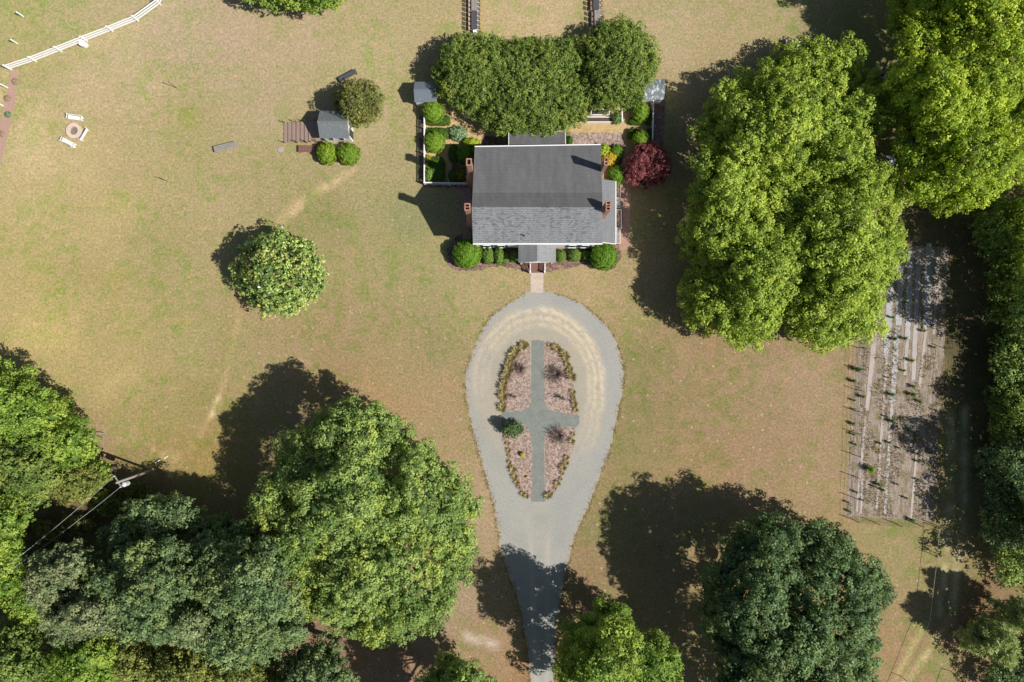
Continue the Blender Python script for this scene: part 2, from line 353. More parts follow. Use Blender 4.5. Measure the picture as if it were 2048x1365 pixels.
def drivecol(PX, PY):
    c = np.tile(np.array(alb((180,179,172))), PX.shape+(1,))
    # elliptical coordinate around island
    cx, cy = 1077, 770; e = np.hypot((PX-cx)/132, (PY-cy)/np.where(PY < cy, 155, 230))
    n1 = vnoise(PX, PY, 14, 11); n2 = vnoise(PX, PY, 5, 12); n3 = vnoise(PX, PY, 40, 13)
    ang = np.arctan2(PY-cy, PX-cx)
    def bl(m_, col):
        nonlocal c
        m_ = np.clip(m_, 0, 1)[..., None]; c = c*(1-m_)+np.array(alb(col))*m_
    inner = np.clip((1.06-e+(n1-.5)*.16)/.12, 0, 1)*np.clip((1000-PY)/170, 0, 1)
    bl(inner*.95, (184,177,162))
    bl(inner*np.clip((n1*.6+n2*.5-.35)*1.6, 0, 1)*.5*np.clip((900-PY)/100, 0, 1), (205,186,150))
    # pale sandy bands thrown by tyres, streaked along the curve
    upr = np.clip(np.where(PX > cx, 930-PY, 850-PY)/170, 0, 1); side = np.where(PX > cx, 1.0, .7)
    bl(np.exp(-((PX-1075)/38)**2)*np.clip((PY-990)/30, 0, 1)*np.clip((1180-PY)/100, 0, 1)*.5, (186,180,166))
    an = ang*160
    nb = vnoise(e*700, an, 7, 14)*.5+vnoise(e*700, an, 3, 15)*.3+vnoise(PX, PY, 4, 16)*.35
    lane = lambda c0, w_: np.exp(-((e-c0+(vnoise(an, an*0, 40, 17)-.5)*.03)/w_)**2)
    bl((lane(.96, .05)+lane(.86, .05)*.9+lane(.77, .035)*.6)*upr*side*np.clip(nb*2.2-.45, 0, 1)*.95, (234,216,188))
    bl(lane(.91, .02)*upr*.35, (168,164,150)); bl(lane(.82, .015)*upr*.3, (168,164,150))
    bl(np.clip(vnoise(e*900, an*.5, 6, 19)*1.6-.8, 0, 1)*.3, (150,152,146))
    for x0, x1 in ((1055, 1087),):
        pass
    tr = np.abs(PX-np.interp(PY, [1000,1100,1365], [1050,1062,1073])); tr2 = np.abs(PX-np.interp(PY, [1000,1100,1365], [1110,1095,1094]))
    bl(np.clip(1-tr/9, 0, 1)*np.clip((PY-1020)/80, 0, 1)*.7, (198,192,180)); bl(np.clip(1-tr2/9, 0, 1)*np.clip((PY-1020)/80, 0, 1)*.7, (198,192,180))
    bl(np.clip(n3*1.4-.6, 0, 1)*.35, (152,156,156))
    edge = np.clip(1-np.minimum(PX-interp(DL, PY), interp(DR, PY)-PX)/7, 0, 1)*n2
    bl(edge*.9, (200,176,144))
    return c
k = H/F
V = np.stack([(PX-1024)*k, -(PY-682.5)*k, np.full(PX.shape, .008)], -1).reshape(-1, 3)
i = np.arange(PX.size).reshape(PX.shape); fcs = np.stack([i[:-1, :-1], i[1:, :-1], i[1:, 1:], i[:-1, 1:]], -1).reshape(-1, 4)
tag(vmesh('driveway', V, fcs, drivecol(PX, PY).reshape(-1, 3), attr_mat('gravel_drive', 7, .24)), kind='structure')

def jig(pts, amp=1.0, step=4, seed=0, closed=True):
    r = random.Random(seed); out = []; n = len(pts)
    for i_ in range(n if closed else n-1):
        a = pts[i_]; b = pts[(i_+1) % n]; d = math.hypot(b[0]-a[0], b[1]-a[1]); m_ = max(1, int(d/step))
        for q in range(m_):
            t = q/m_; out.append((a[0]+(b[0]-a[0])*t+r.uniform(-amp, amp), a[1]+(b[1]-a[1])*t+r.uniform(-amp, amp)))
    if not closed: out.append(pts[-1])
    return out
def sheet(name, pts, m, z, amp=1.0, seed=0, kind='structure', label=None, cat=None):
    q = jig(pts, amp, 4, seed) if amp else pts
    o = MB().poly([P(*p) for p in q], z).build(name, m)
    o.data.polygons[0].select = False
    if o.data.polygons[0].normal.z < 0: o.data.flip_normals()
    tag(o, label, cat, None, kind); return o
ZG = 1/2.576
def Z1(pts): return [(900+x*ZG, 570+y*ZG) for x, y in pts]
PATHG = chips('grey_green_fine_gravel', (138,144,136), (158,162,154), 12)
sheet('path', [(1063,682),(1075,680),(1088,683),(1088,740),(1090,800),(1098,820),(1112,824),(1159,832),(1159,846),(1153,854),(1110,854),(1093,866),(1088,880),(1089,960),(1090,1004),(1062,1004),(1063,900),(1060,866),(1044,848),(1003,851),(1003,824),(1044,822),(1060,806),(1062,780)], PATHG, .014, .7, 1)
QT = [Z1([(413,318),(416,600),(404,630),(370,648),(265,652),(266,560),(288,450),(318,370),(360,322),(405,306)]),
      Z1([(483,293),(530,306),(580,345),(617,430),(642,550),(660,672),(600,665),(530,650),(500,630),(486,600)]),
      Z1([(258,750),(290,735),(370,713),(405,735),(415,760),(425,850),(421,1098),(385,1095),(343,1045),(306,960),(283,860),(262,775)]),
      Z1([(645,735),(643,820),(612,905),(572,1005),(530,1085),(490,1095),(486,800),(500,765),(545,730)])]
for j, q in enumerate(QT): sheet('island_bed', q, MULCH, .020, 1.2, 20+j)
sheet('front_walk', [(1061,546),(1087,546),(1086.5,583),(1083,586),(1064,586),(1061,583)], WALK, .024, .25, 5)
sheet('brick_path', [(1239,368),(1262,372),(1260,430),(1258,500),(1238,500)], PAVE, .012, .8, 6)
# mulch round the house, garden floor
sheet('mulch_bed', [(912,370),(925,400),(925,465),(905,480),(893,500),(896,530),(912,541),(940,543),(1000,533),(1060,546),(1088,546),(1130,538),(1175,528),(1200,541),(1230,537),(1243,515),(1246,480),(1240,430),(1238,370),(1180,360)], GMULCH, .006, 2, 7)
sheet('garden_gravel', [(848,200),(1306,190),(1306,375),(1240,375),(1100,330),(955,330),(942,366),(848,366)], SAND, .010, .6, 8)
sheet('garden_bed', [(965,272),(1020,272),(1020,330),(940,330),(905,330),(905,372),(918,372),(918,300),(930,296),(960,300)], GMULCH, .016, 1, 9)
sheet('garden_bed', [(1131,266),(1245,266),(1250,295),(1246,330),(1128,330)], MULCH, .016, .8, 10)
sheet('mulch_strip', [(838,230),(849,230),(849,364),(946,364),(946,376),(850,376),(838,366)], GMULCH, .005, 1, 12)
sheet('mulch_strip', [(1306,190),(1332,190),(1326,300),(1306,300)], GMULCH, .005, 1.5, 13)
sheet('mulch_path', [(38,138),(22,141),(12,185),(0,250),(-40,420),(-30,440),(2,325),(16,270),(30,210)], simple('mauve_mulch', (196,160,142), .95, .18, 6, bmp=.4), .006, 1, 14)
sheet('house_path', [(905,376),(942,376),(942,500),(925,480),(925,400)], PAVE, .011, 1, 15)

# nursery field
FZ = 1/2.2
def Z2(pts): return [(1640+p[0]*FZ, 460+p[1]*FZ) for p in pts]
def field_mat():
    m, n, l, b = newmat('weedy_field_soil'); v = pos(n, l, 1, .16); v1 = pos(n, l)
    a = noise(n, l, 3.2, 6, .75, v, .3); f = noise(n, l, 7, 5, .8, v1); g = noise(n, l, .9, 5, .7, v1)
    c = mixc(n, l, ramp(n, l, a.outputs[0], .35, .65), alb((146,128,114)), alb((214,197,182)))
    c = mixc(n, l, ramp(n, l, g.outputs[0], .48, .64), c, alb((156,142,100)))
    c = mixc(n, l, ramp(n, l, f.outputs[0], .3, .7), mixc(n, l, 1.0, c, (.6, .6, .6), 'MULTIPLY'), mixc(n, l, 1.0, c, (1.3, 1.3, 1.3), 'MULTIPLY'))
    l.new(c, b.inputs['Base Color']); b.inputs['Roughness'].default_value = 1; bump(n, l, b, f.outputs[0], 1, .15); return m
def strip_mat(amt):
    m, n, l, b = newmat('dirty_grey_plastic_sheet'); v = pos(n, l, 1, .22); v1 = pos(n, l, 1, .5)
    a = noise(n, l, 3.0, 6, .8, v, .5); f = noise(n, l, 6, 5, .8, v1)
    c = mixc(n, l, ramp(n, l, f.outputs[0], .35, .7), alb((154,156,160)), alb((206,206,208)))
    c = mixc(n, l, ramp(n, l, a.outputs[0], amt-.05, amt+.05), c, alb((186,168,158)))
    l.new(c, b.inputs['Base Color']); b.inputs['Roughness'].default_value = .6; bump(n, l, b, a.outputs[0], .5, .08); return m
sheet('field', Z2([(250,70),(570,75),(556,300),(545,520),(515,1000),(500,1285),(330,1275),(110,1260),(130,960),(150,640),(165,470),(230,260)]), field_mat(), .006, 2, 16)
SM = [strip_mat(.56), strip_mat(.49), strip_mat(.43)]
r_ = random.Random(4)
for xa, ya, xb, yb, wd, mi in [(275,90,262,330,22,1),(262,330,205,800,14,2),(318,90,292,560,28,0),(292,560,248,1240,11,2),(358,80,345,420,26,0),(340,430,318,760,24,0),
        (316,760,285,1250,13,1),(398,80,384,480,24,0),(384,480,372,640,14,1),(436,80,410,660,20,1),(478,60,468,430,26,0),(466,430,436,700,12,2),(425,960,400,1270,9,2),(232,480,160,1240,10,2),(190,900,180,1250,8,2),(520,120,500,460,14,2)]:
    n_ = 26; L_ = []; Rr = []
    for q in range(n_+1):
        t = q/n_; x = xa+(xb-xa)*t; y = ya+(yb-ya)*t; w1 = wd/2*(1+r_.uniform(-.25, .2))
        L_.append((x-w1, y)); Rr.append((x+w1+r_.uniform(-2, 2), y))
    o = MB(); vs = [P(*p) for p in Z2(L_)]+[P(*p) for p in Z2(Rr)]
    o.v = [(p[0], p[1], .016+r_.uniform(0, .02)) for p in vs]
    o.f = [(q, q+1, n_+2+q, n_+1+q) for q in range(n_)]
    tag(o.build('plastic_sheet_row', SM[mi]), kind='structure')

# ------------------------------------------------------------------ foliage
def unit(a): return a/np.maximum(np.linalg.norm(a, axis=-1, keepdims=True), 1e-9)
def leafquads(ctr, nrm, size, rng, aspect=.62):
    n = len(ctr); t = unit(np.cross(nrm, rng.normal(size=(n, 3)))); b = np.cross(nrm, t)
    s = size[:, None]*.5; s2 = s*aspect
    bend = nrm*s*.25
    return np.stack([ctr-t*s-bend, ctr-b*s2, ctr+t*s-bend, ctr+b*s2], 1)
def inside(px, py, poly):
    c = np.zeros(px.shape, bool); n = len(poly)
    for i_ in range(n):
        x0, y0 = poly[i_]; x1, y1 = poly[(i_+1) % n]
        if y0 == y1: continue
        c ^= ((y0 > py) != (y1 > py)) & (px < (x1-x0)*(py-y0)/(y1-y0)+x0)
    return c
def edge_d(px, py, poly):
    q = list(poly)+[poly[0]]; return seg_d(px, py, q)
def clumps(poly, zo, zt, R1, rng, sp, lump=.4, big=.5):
    pa = np.array(poly); lo = pa.min(0); hi = pa.max(0)
    area = (hi-lo).prod(); n = int(area/(sp*sp)*14)+60
    X = rng.uniform(lo[0], hi[0], n); Y = rng.uniform(lo[1], hi[1], n)
    ok = inside(X, Y, poly); X, Y = X[ok], Y[ok]; d = edge_d(X, Y, poly); k_ = d > .3*R1; X, Y, d = X[k_], Y[k_], d[k_]
    if len(X) == 0: X = np.array([pa[:, 0].mean()]); Y = np.array([pa[:, 1].mean()]); d = np.array([R1])
    D = max(d.max(), R1); cs = []; ds = []
    for x, y, dd in zip(X, Y, d):
        if cs:
            a = np.array(cs); 
            if ((a[:, 0]-x)**2+(a[:, 1]-y)**2).min() < sp*sp: continue
        cs.append((x, y)); ds.append(dd)
    cs = np.array(cs); ds = np.array(ds)
    q = np.clip((ds-.4*R1)/D, 0, 1); z = zo+(zt-zo)*(1-(1-q)**2)**.68-R1*.5+rng.normal(size=len(q))*R1*lump
    z += (vnoise(cs[:, 0]+300, cs[:, 1]+300, R1*2.3, int(rng.integers(99)))-.5)*(zt-zo)*big
    z = np.maximum(z, R1*.6)
    rad = R1*rng.uniform(.75, 1.25, len(q)); c = np.column_stack([cs, z])
    e = ds < 1.6*R1; sk = c[e].copy(); sk[:, 2] -= R1*rng.uniform(.9, 1.7, len(sk)); m_ = pa.mean(0)
    sk[:, :2] += (m_-sk[:, :2])*.04
    ok = sk[:, 2] > rad.mean()*.6; sk = sk[ok]
    A = np.concatenate([c, sk]); A[:, :2] *= ((H-A[:, 2])/(H-zo))[:, None]
    return A, np.concatenate([rad, np.full(len(sk), R1*.8)]), D
GA = 2.399963
def crown(name, ctr, rad, cols, parent, mat, rng, ls=.32, K=14, dens=8, yel=.15, flat=.8, origin=(0,0,0), flowers=0, core=.52):
    """cols: list of albedo triples (dark, mid, light/yellow)"""
    n1 = len(ctr); cA = np.array(cols)
    kk = np.arange(K); zz = 1-(kk+.5)/K*1.35; rr = np.sqrt(np.clip(1-zz*zz, 0, 1))
    fib = np.column_stack([rr*np.cos(kk*GA), rr*np.sin(kk*GA), zz])
    rot = rng.uniform(0, 6.283, n1); cr, sr = np.cos(rot), np.sin(rot)
    D2 = np.stack([fib[None, :, 0]*cr[:, None]-fib[None, :, 1]*sr[:, None], fib[None, :, 0]*sr[:, None]+fib[None, :, 1]*cr[:, None], np.broadcast_to(fib[None, :, 2], (n1, K))], -1)
    D2 = unit(D2+rng.normal(size=D2.shape)*.22)
    r2 = rad[:, None]*.40*rng.uniform(.7, 1.3, (n1, K))
    C2 = ctr[:, None]+D2*((rad[:, None]-r2*.5)*rng.uniform(.82, 1.12, (n1, K)))[..., None]*np.array([1, 1, flat])
    nl = np.maximum(6, (dens*r2**2/ls**2)).astype(int)
    idx = np.repeat(np.arange(n1*K), nl.ravel()); c2 = C2.reshape(-1, 3)[idx]; d2 = D2.reshape(-1, 3)[idx]; rr2 = r2.ravel()[idx]
    dl = unit(d2*.75+np.array([0, 0, .25])+rng.normal(size=d2.shape)*.8)
    p = c2+dl*(rr2*rng.uniform(.55, 1.12, len(idx)))[:, None]
    nrm = unit(dl*1.1+np.array([0,0,.3])+rng.normal(size=d2.shape)*.42)
    size = ls*rng.uniform(.65, 1.3, len(idx))
    t1 = np.clip(rng.normal(.5, .2, n1), 0, 1)[idx//K]; t2 = rng.normal(0, .13, n1*K)[idx]; t3 = rng.normal(0, .16, len(idx))
    t = np.clip(t1+t2+t3, 0, 1)[:, None]
    col = cA[0]*(1-t)+cA[1]*t
    yy = (rng.random(n1) < yel)[idx//K] | (rng.random(n1*K) < yel*.5)[idx]
    col = np.where(yy[:, None], col*.6+cA[2]*.4, col)*rng.uniform(.8, 1.2, len(idx))[:, None]
    if flowers:
        up = nrm[:, 2] > .5; f = (rng.random(len(idx)) < flowers) & up
        col[f] = np.array([.78, .76, .68]); size[f] = ls*1.35
        p[f] += dl[f]*.12
        f2 = (rng.random(len(idx)) < flowers*1.5) & ~f; col[f2] = np.array([.45, .28, .08])
    q = leafquads(p-np.array(origin), nrm, size, rng)
    T, Q = np.meshgrid(np.linspace(0, math.pi, 6), np.linspace(0, 2*math.pi, 9)[:-1], indexing='ij')
    dd = np.stack([np.sin(T)*np.cos(Q), np.sin(T)*np.sin(Q), np.cos(T)], -1).reshape(-1, 3); nv = len(dd)
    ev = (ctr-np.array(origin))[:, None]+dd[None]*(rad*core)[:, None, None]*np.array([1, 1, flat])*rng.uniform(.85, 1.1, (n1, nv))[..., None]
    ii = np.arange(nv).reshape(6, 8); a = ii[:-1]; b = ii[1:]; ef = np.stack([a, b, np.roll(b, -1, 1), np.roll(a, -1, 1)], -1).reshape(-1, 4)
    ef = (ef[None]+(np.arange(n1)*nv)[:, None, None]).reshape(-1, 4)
    return quads_obj(name, q, col, mat, parent, (ev.reshape(-1, 3), ef, cA[0]*.7))  # unseen dark cores added inside clumps to block light and make shadows solid
def trunk(parent, ctr, rad, org, r0, zt, rng, mat=None, limbs=9):
    b = MB(); o = Vector(org); top = zt*.55
    cen = ctr.mean(0)
    f = Vector((cen[0]-o.x, cen[1]-o.y, 0))*.4
    b.tube([(0,0,-.1), (0,0,.4), Vector((0,0,top*.5))+f*.3, Vector((0,0,top))+f], [r0*1.5, r0*1.05, r0*.85, r0*.55], 9)
    sel = rng.choice(len(ctr), min(limbs, len(ctr)), replace=False)
    for s in sel:
        e = Vector(ctr[s])-o; s0 = Vector((0,0,top*rng.uniform(.5, .95)))+f*.5
        mid = s0.lerp(e, .5)+Vector((0, 0, .6)); b.tube([s0, mid, s0.lerp(e, .95)], [r0*.45, r0*.25, r0*.08], 6)
        e2 = Vector(ctr[rng.integers(len(ctr))])-o
        if (e2-mid).length < 6: b.tube([mid, mid.lerp(e2, .9)], [r0*.2, r0*.05], 5)
    return b.build('trunk', mat or BARK, parent, smooth=True)
FE = 1.65
def fc(*cs): return [tuple(x*FE for x in alb(c, 1.35)) for c in cs]
PAL = dict(
 bright=fc((112,136,46),(166,184,74),(186,196,86)),
 yellow=fc((114,138,36),(172,190,60),(190,200,72)),
 oak=fc((98,124,62),(154,174,96),(176,184,80)),
 dark=fc((66,90,54),(116,140,88),(138,150,76)),
 teal=fc((82,106,68),(134,154,100),(152,162,92)),
 grey=fc((98,112,76),(142,156,108),(160,160,116)),
 holly=fc((84,108,48),(128,148,74),(156,164,80)),
 hedge=fc((86,108,44),(132,152,68),(154,162,76)),
 olive=fc((84,90,44),(132,136,72),(150,142,74)),
 gold=fc((104,114,52),(146,152,80),(176,166,92)),
 mag=fc((86,110,52),(160,180,96),(190,188,96)),
 fresh=fc((92,122,44),(144,168,70),(168,182,80)),
 red=fc((112,58,62),(165,98,98),(178,110,106)),
 pine=fc((130,146,98),(186,196,140),(200,190,100)),
)
TC = [0]
def tree(name, outline, zo, zt, pal, label, cat='tree', R1=2.0, sp=None, ls=.27, K=13, dens=9, yel=.12, lump=.42, big=.9, group=None, r0=.35, flat=.8, flowers=0, mat=None, limbs=9, amp=2, base=None, seed=None, core=.52):
    TC[0] += 1; rng = np.random.default_rng(100+TC[0] if seed is None else seed)
    poly = [P(x, y, zo)[:2] for x, y in outline]
    ctr, rad, D = clumps(poly, zo, zt, R1, rng, sp or R1*.86, lump, big)
    pm = np.array(poly).mean(0) if base is None else np.array(P(*base)[:2])
    e = empty(name, (pm[0], pm[1], 0), label, cat, group)
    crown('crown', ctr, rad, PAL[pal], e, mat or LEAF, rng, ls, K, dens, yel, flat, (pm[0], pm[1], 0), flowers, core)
    trunk(e, ctr, rad, (pm[0], pm[1], 0), r0, zt, rng, limbs=limbs)
    return e
def circ(cx, cy, rx, ry=None, n=14, j=.08, seed=0):
    r = random.Random(seed+int(cx)); ry = ry or rx
    return [(cx+rx*math.cos(2*math.pi*k_/n)*(1+r.uniform(-j, j)), cy+ry*math.sin(2*math.pi*k_/n)*(1+r.uniform(-j, j))) for k_ in range(n)]

exec_trees = True
# big bright trees right of the house
tree('broadleaf_tree', [(1398,300),(1392,255),(1420,205),(1448,180),(1475,165),(1500,165),(1540,120),(1590,100),(1625,82),(1660,88),(1705,100),(1716,150),(1730,158),(1775,165),(1787,190),(1778,225),(1762,262),(1745,310),(1700,365),(1620,400),(1540,400),(1470,392),(1410,362)], 5, 9.8, 'bright',
     'bright green broadleaf tree beside the pale slab, northernmost of the three merged crowns', R1=1.6, group='bright green shade trees right of the house')
tree('broadleaf_tree', [(1385,350),(1440,340),(1520,345),(1580,370),(1660,420),(1672,480),(1665,530),(1650,570),(1625,605),(1598,632),(1560,640),(1540,655),(1535,678),(1500,685),(1465,675),(1420,662),(1385,640),(1366,605),(1372,565),(1385,520),(1370,480),(1374,445),(1395,420),(1388,390)], 5, 10.3, 'bright',
     'bright green broadleaf tree, lower left one of the three merged crowns', R1=1.6, group='bright green shade trees right of the house')
tree('broadleaf_tree', [(1610,372),(1680,352),(1745,322),(1775,335),(1800,380),(1790,430),(1805,470),(1818,490),(1808,525),(1775,550),(1755,580),(1758,630),(1742,668),(1700,680),(1655,700),(1615,685),(1600,655),(1575,625),(1580,560),(1595,500),(1590,430)], 6, 12, 'bright',
     'bright green broadleaf tree overhanging the upper left corner of the nursery rows', R1=1.6, group='bright green shade trees right of the house')
tree('broadleaf_tree', [(1790,0),(1780,-60),(1850,-150),(2000,-170),(2130,-120),(2180,60),(2160,250),(2060,330),(2045,352),(1990,378),(1965,400),(1930,420),(1880,410),(1830,408),(1815,370),(1800,330),(1790,290),(1812,250),(1795,200),(1788,150),(1800,100),(1778,60)], 6.5, 13, 'yellow',
     'huge yellow green broadleaf tree filling the top right corner', R1=1.7)
# trees behind the house
tree('garden_tree', [(880,95),(905,76),(940,68),(990,76),(1025,95),(1020,150),(1000,205),(958,226),(930,217),(900,204),(876,182),(870,150),(874,120)], 3.0, 5.6, 'hedge', 'dense dark green tree behind the house, next to the slate blue pavilion', R1=.95, ls=.2, lump=.12, big=.25, yel=.1, r0=.2, dens=7, group='dense trees behind the house')
tree('garden_tree', [(985,88),(1030,80),(1090,78),(1110,82),(1145,72),(1160,95),(1165,150),(1178,180),(1184,215),(1170,240),(1150,245),(1120,262),(1095,272),(1050,268),(1015,276),(992,272),(984,252),(966,240),(955,200),(945,140),(955,98)], 2.8, 5.8, 'hedge', 'wide dense middle tree behind the house, its crown overhanging the rear roof', R1=.95, ls=.2, lump=.12, big=.25, yel=.14, r0=.25, dens=7, group='dense trees behind the house')
tree('garden_tree', [(1165,80),(1190,55),(1235,42),(1270,48),(1298,75),(1315,110),(1314,150),(1300,175),(1286,200),(1255,218),(1220,218),(1190,212),(1170,190),(1162,150),(1160,110)], 3.0, 5.6, 'hedge', 'dense round tree behind the house, next to the white streaked pavilion roof', R1=.95, ls=.2, lump=.12, big=.25, yel=.1, r0=.22, dens=7, group='dense trees behind the house')
# magnolia, shed tree, maple
tree('magnolia_tree', circ(560,546,88,82,18,.08,2), 3.2, 7.6, 'mag', 'round magnolia tree with white blossoms alone on the left lawn', R1=1.0, sp=1.0, ls=.29, lump=.35, yel=.12, dens=7, flowers=.005, mat=LEAFG, r0=.2)
tree('small_tree', circ(716,204,46,42,14,.08,3), 2.2, 5, 'olive', 'small olive green tree leaning against the rear corner of the shed with wide steps', R1=.75, ls=.2, lump=.3, yel=.1, r0=.1)
tree('japanese_maple', circ(1294,333,42,42,14,.16,4), 1.6, 3.2, 'red', 'dark red Japanese maple at the right garden corner', R1=.7, ls=.17, lump=.35, yel=.1, r0=.09)
# front lawn trees
tree('oak_tree', [(505,1010),(530,965),(545,925),(570,880),(600,850),(640,835),(680,815),(745,808),(795,850),(830,880),(868,895),(895,920),(915,955),(945,985),(955,1020),(930,1050),(945,1090),(945,1160),(915,1195),(885,1235),(840,1255),(800,1270),(740,1278),(690,1268),(640,1245),(600,1220),(595,1160),(560,1120),(545,1060),(515,1040)], 8, 15, 'oak',
     'large mid green oak left of the gravel drive', R1=1.5, yel=.14)
tree('oak_tree', [(1405,1190),(1410,1150),(1440,1110),(1460,1080),(1500,1055),(1560,1035),(1590,1065),(1640,1050),(1690,1075),(1720,1100),(1750,1130),(1775,1170),(1765,1210),(1745,1250),(1752,1300),(1745,1360),(1740,1430),(1640,1480),(1500,1480),(1440,1420),(1420,1370),(1455,1320),(1440,1290),(1412,1260)], 7.5, 14, 'dark',
     'large dark green oak on the lower right lawn with a big shadow beside it', R1=1.5, lump=.4, big=.7, yel=.05)
tree('lawn_tree', [(1112,1365),(1125,1310),(1135,1260),(1165,1245),(1205,1205),(1240,1215),(1262,1235),(1265,1260),(1300,1262),(1330,1290),(1350,1335),(1345,1385),(1320,1398),(1200,1400),(1120,1392)], 7.5, 13.5, 'fresh',
     'yellow green tree right of the drive at the bottom edge', R1=1.4, yel=.3)
tree('lawn_tree', [(862,1340),(880,1318),(915,1310),(945,1335),(975,1350),(1010,1400),(1010,1560),(880,1600),(820,1500),(840,1380)], 8, 14, 'oak',
     'green tree only just showing at the bottom edge left of the drive', R1=1.4, yel=.1)
tree('lawn_tree', [(485,0),(520,5),(580,12),(600,24),(620,20),(650,10),(690,12),(700,-20),(680,-90),(600,-120),(520,-100),(480,-50)], 3.5, 6.5, 'fresh', 'bright green tree poking in at the top edge left of the house', R1=1.1, ls=.26, r0=.2)
# left wood edge
LW = 'trees of the wood on the left edge'
tree('woodland_tree', [(-60,720),(0,735),(30,745),(60,765),(95,785),(120,815),(120,860),(80,890),(20,900),(-60,900)], 5, 9, 'fresh', 'bright green wood edge tree furthest up on the left side', R1=1.5, group=LW, yel=.3)
tree('woodland_tree', [(90,820),(130,810),(165,845),(180,870),(190,900),(170,935),(120,940),(80,920),(70,870)], 4.5, 8, 'fresh', 'bright green wood edge tree touching the swing frame', R1=1.4, group=LW, yel=.35)
tree('woodland_tree', [(-50,890),(60,890),(100,920),(110,960),(80,1000),(20,1010),(-50,1000)], 5, 8.5, 'holly', 'mid green fine leaved wood edge tree left of the yellowish bush', R1=1.3, ls=.26, group=LW, yel=.2)
tree('woodland_tree', circ(158,965,48,38,14,.1,9), 3, 5.5, 'gold', 'yellowish green bushy tree left of the utility pole', R1=1.1, ls=.24, group=LW, yel=.1)
tree('woodland_tree', circ(205,945,20,22,10,.1,10), 2.5, 4.5, 'fresh', 'small bright green tree between the yellowish bush and the utility pole', R1=.9, ls=.26, group=LW)
tree('woodland_tree', [(-50,1000),(40,1000),(60,1040),(40,1085),(45,1130),(30,1190),(-50,1200)], 5, 8.5, 'fresh', 'light green wood edge tree at the far left beside the dark clearing', R1=1.4, group=LW, yel=.15)
tree('woodland_tree', circ(50,1210,38,42,12,.12,11), 4, 7, 'fresh', 'small bright yellow green tree at the left edge above the dark hollow', R1=1.1, group=LW, yel=.5)
for q_u, (cx_, cy_, pl_) in enumerate(((95,1062,'olive'),(150,1050,'olive'),(215,1010,'holly'),(270,985,'olive'))):
    tree('undergrowth_bush', circ(cx_, cy_, 30, 20, 10, .15, 40+q_u), 1.0, 2.0, pl_, ('shaded brownish bush at the left end of the dark clearing', 'shaded brownish bush in the middle of the dark clearing', 'shaded green bush left of the utility pole wires', 'shaded brownish bush just below the utility pole')[q_u], cat='bush', R1=.6, ls=.2, r0=.05, group='shaded bushes in the dark clearing', limbs=4)
# bottom left wood
BW = 'trees of the wood in the bottom left corner'
tree('woodland_tree', [(200,1065),(225,1035),(260,1005),(310,990),(345,1000),(385,1015),(405,1035),(380,1070),(320,1080),(270,1100),(235,1120),(205,1100)], 5, 8.2, 'teal', 'feathery dark green tree just below the utility pole', R1=1.4, group=BW, ls=.3, lump=.45)
tree('woodland_tree', [(395,1045),(440,1030),(500,1045),(530,1075),(500,1110),(440,1110),(395,1085)], 6, 10, 'dark', 'shaded dark green tree between the large oak and the big blue green crowns', R1=1.4, group=BW, yel=0)
tree('woodland_tree', [(50,1170),(70,1120),(120,1095),(160,1085),(170,1130),(165,1185),(110,1225),(65,1215)], 8, 12, 'grey', 'greyish green tree with fine foliage, upper of the two grey crowns', R1=1.2, group=BW, ls=.26, lump=.3)
tree('woodland_tree', [(85,1240),(110,1215),(165,1190),(200,1185),(235,1215),(240,1255),(200,1280),(150,1288),(105,1270)], 8, 12, 'grey', 'greyish green tree with fine foliage, lower of the two grey crowns', R1=1.2, group=BW, ls=.26, lump=.3)
tree('woodland_tree', [(165,1120),(215,1115),(240,1150),(245,1200),(225,1240),(185,1195),(168,1160)], 7.5, 12, 'teal', 'narrow grey green tree squeezed between the grey crowns and the blue green oak', R1=1.2, group=BW, ls=.28)
tree('woodland_tree', [(245,1110),(300,1080),(350,1075),(385,1095),(400,1150),(385,1210),(400,1250),(360,1275),(300,1280),(240,1270),(235,1220),(250,1160)], 9, 15, 'teal', 'blue green oak left of the largest blue green crown', R1=1.3, group=BW)
tree('woodland_tree', [(385,1100),(430,1075),(480,1070),(530,1080),(565,1120),(590,1170),(610,1240),(600,1290),(560,1300),(500,1330),(430,1330),(400,1290),(395,1230),(385,1160)], 10, 16, 'teal', 'largest blue green crown of the wood left of the big oak', R1=1.4, group=BW)
tree('woodland_tree', circ(375,1250,38,42,12,.1,12), 11, 15.5, 'grey', 'olive grey crown sticking up between the two blue green oaks', R1=1.2, group=BW, ls=.26)
tree('woodland_tree', [(110,1310),(150,1280),(200,1270),(240,1280),(235,1330),(230,1400),(150,1420),(100,1380)], 6, 10, 'fresh', 'bright green tree at the bottom edge below the grey crowns', R1=1.4, group=BW, yel=.3)
tree('woodland_tree', [(-40,1260),(40,1250),(95,1290),(90,1400),(-40,1420)], 5, 9, 'holly', 'dark green tree in the bottom left corner', R1=1.5, group=BW, yel=.1)
tree('woodland_tree', [(235,1300),(290,1285),(350,1290),(420,1310),(440,1360),(420,1430),(300,1440),(240,1400)], 7, 11, 'gold', 'yellowish olive tree at the bottom edge, left of the blue grey one', R1=1.3, group=BW, ls=.28)
tree('woodland_tree', [(440,1320),(500,1310),(560,1305),(570,1350),(560,1430),(450,1430)], 7, 11, 'gold', 'brownish olive tree at the bottom edge under the largest blue green crown', R1=1.3, group=BW, ls=.28)
tree('woodland_tree', [(560,1340),(585,1310),(620,1295),(660,1290),(690,1320),(700,1370),(680,1450),(580,1450)], 9, 14, 'teal', 'blue grey tree at the bottom edge beside the reddish soil', R1=1.4, group=BW, ls=.28)
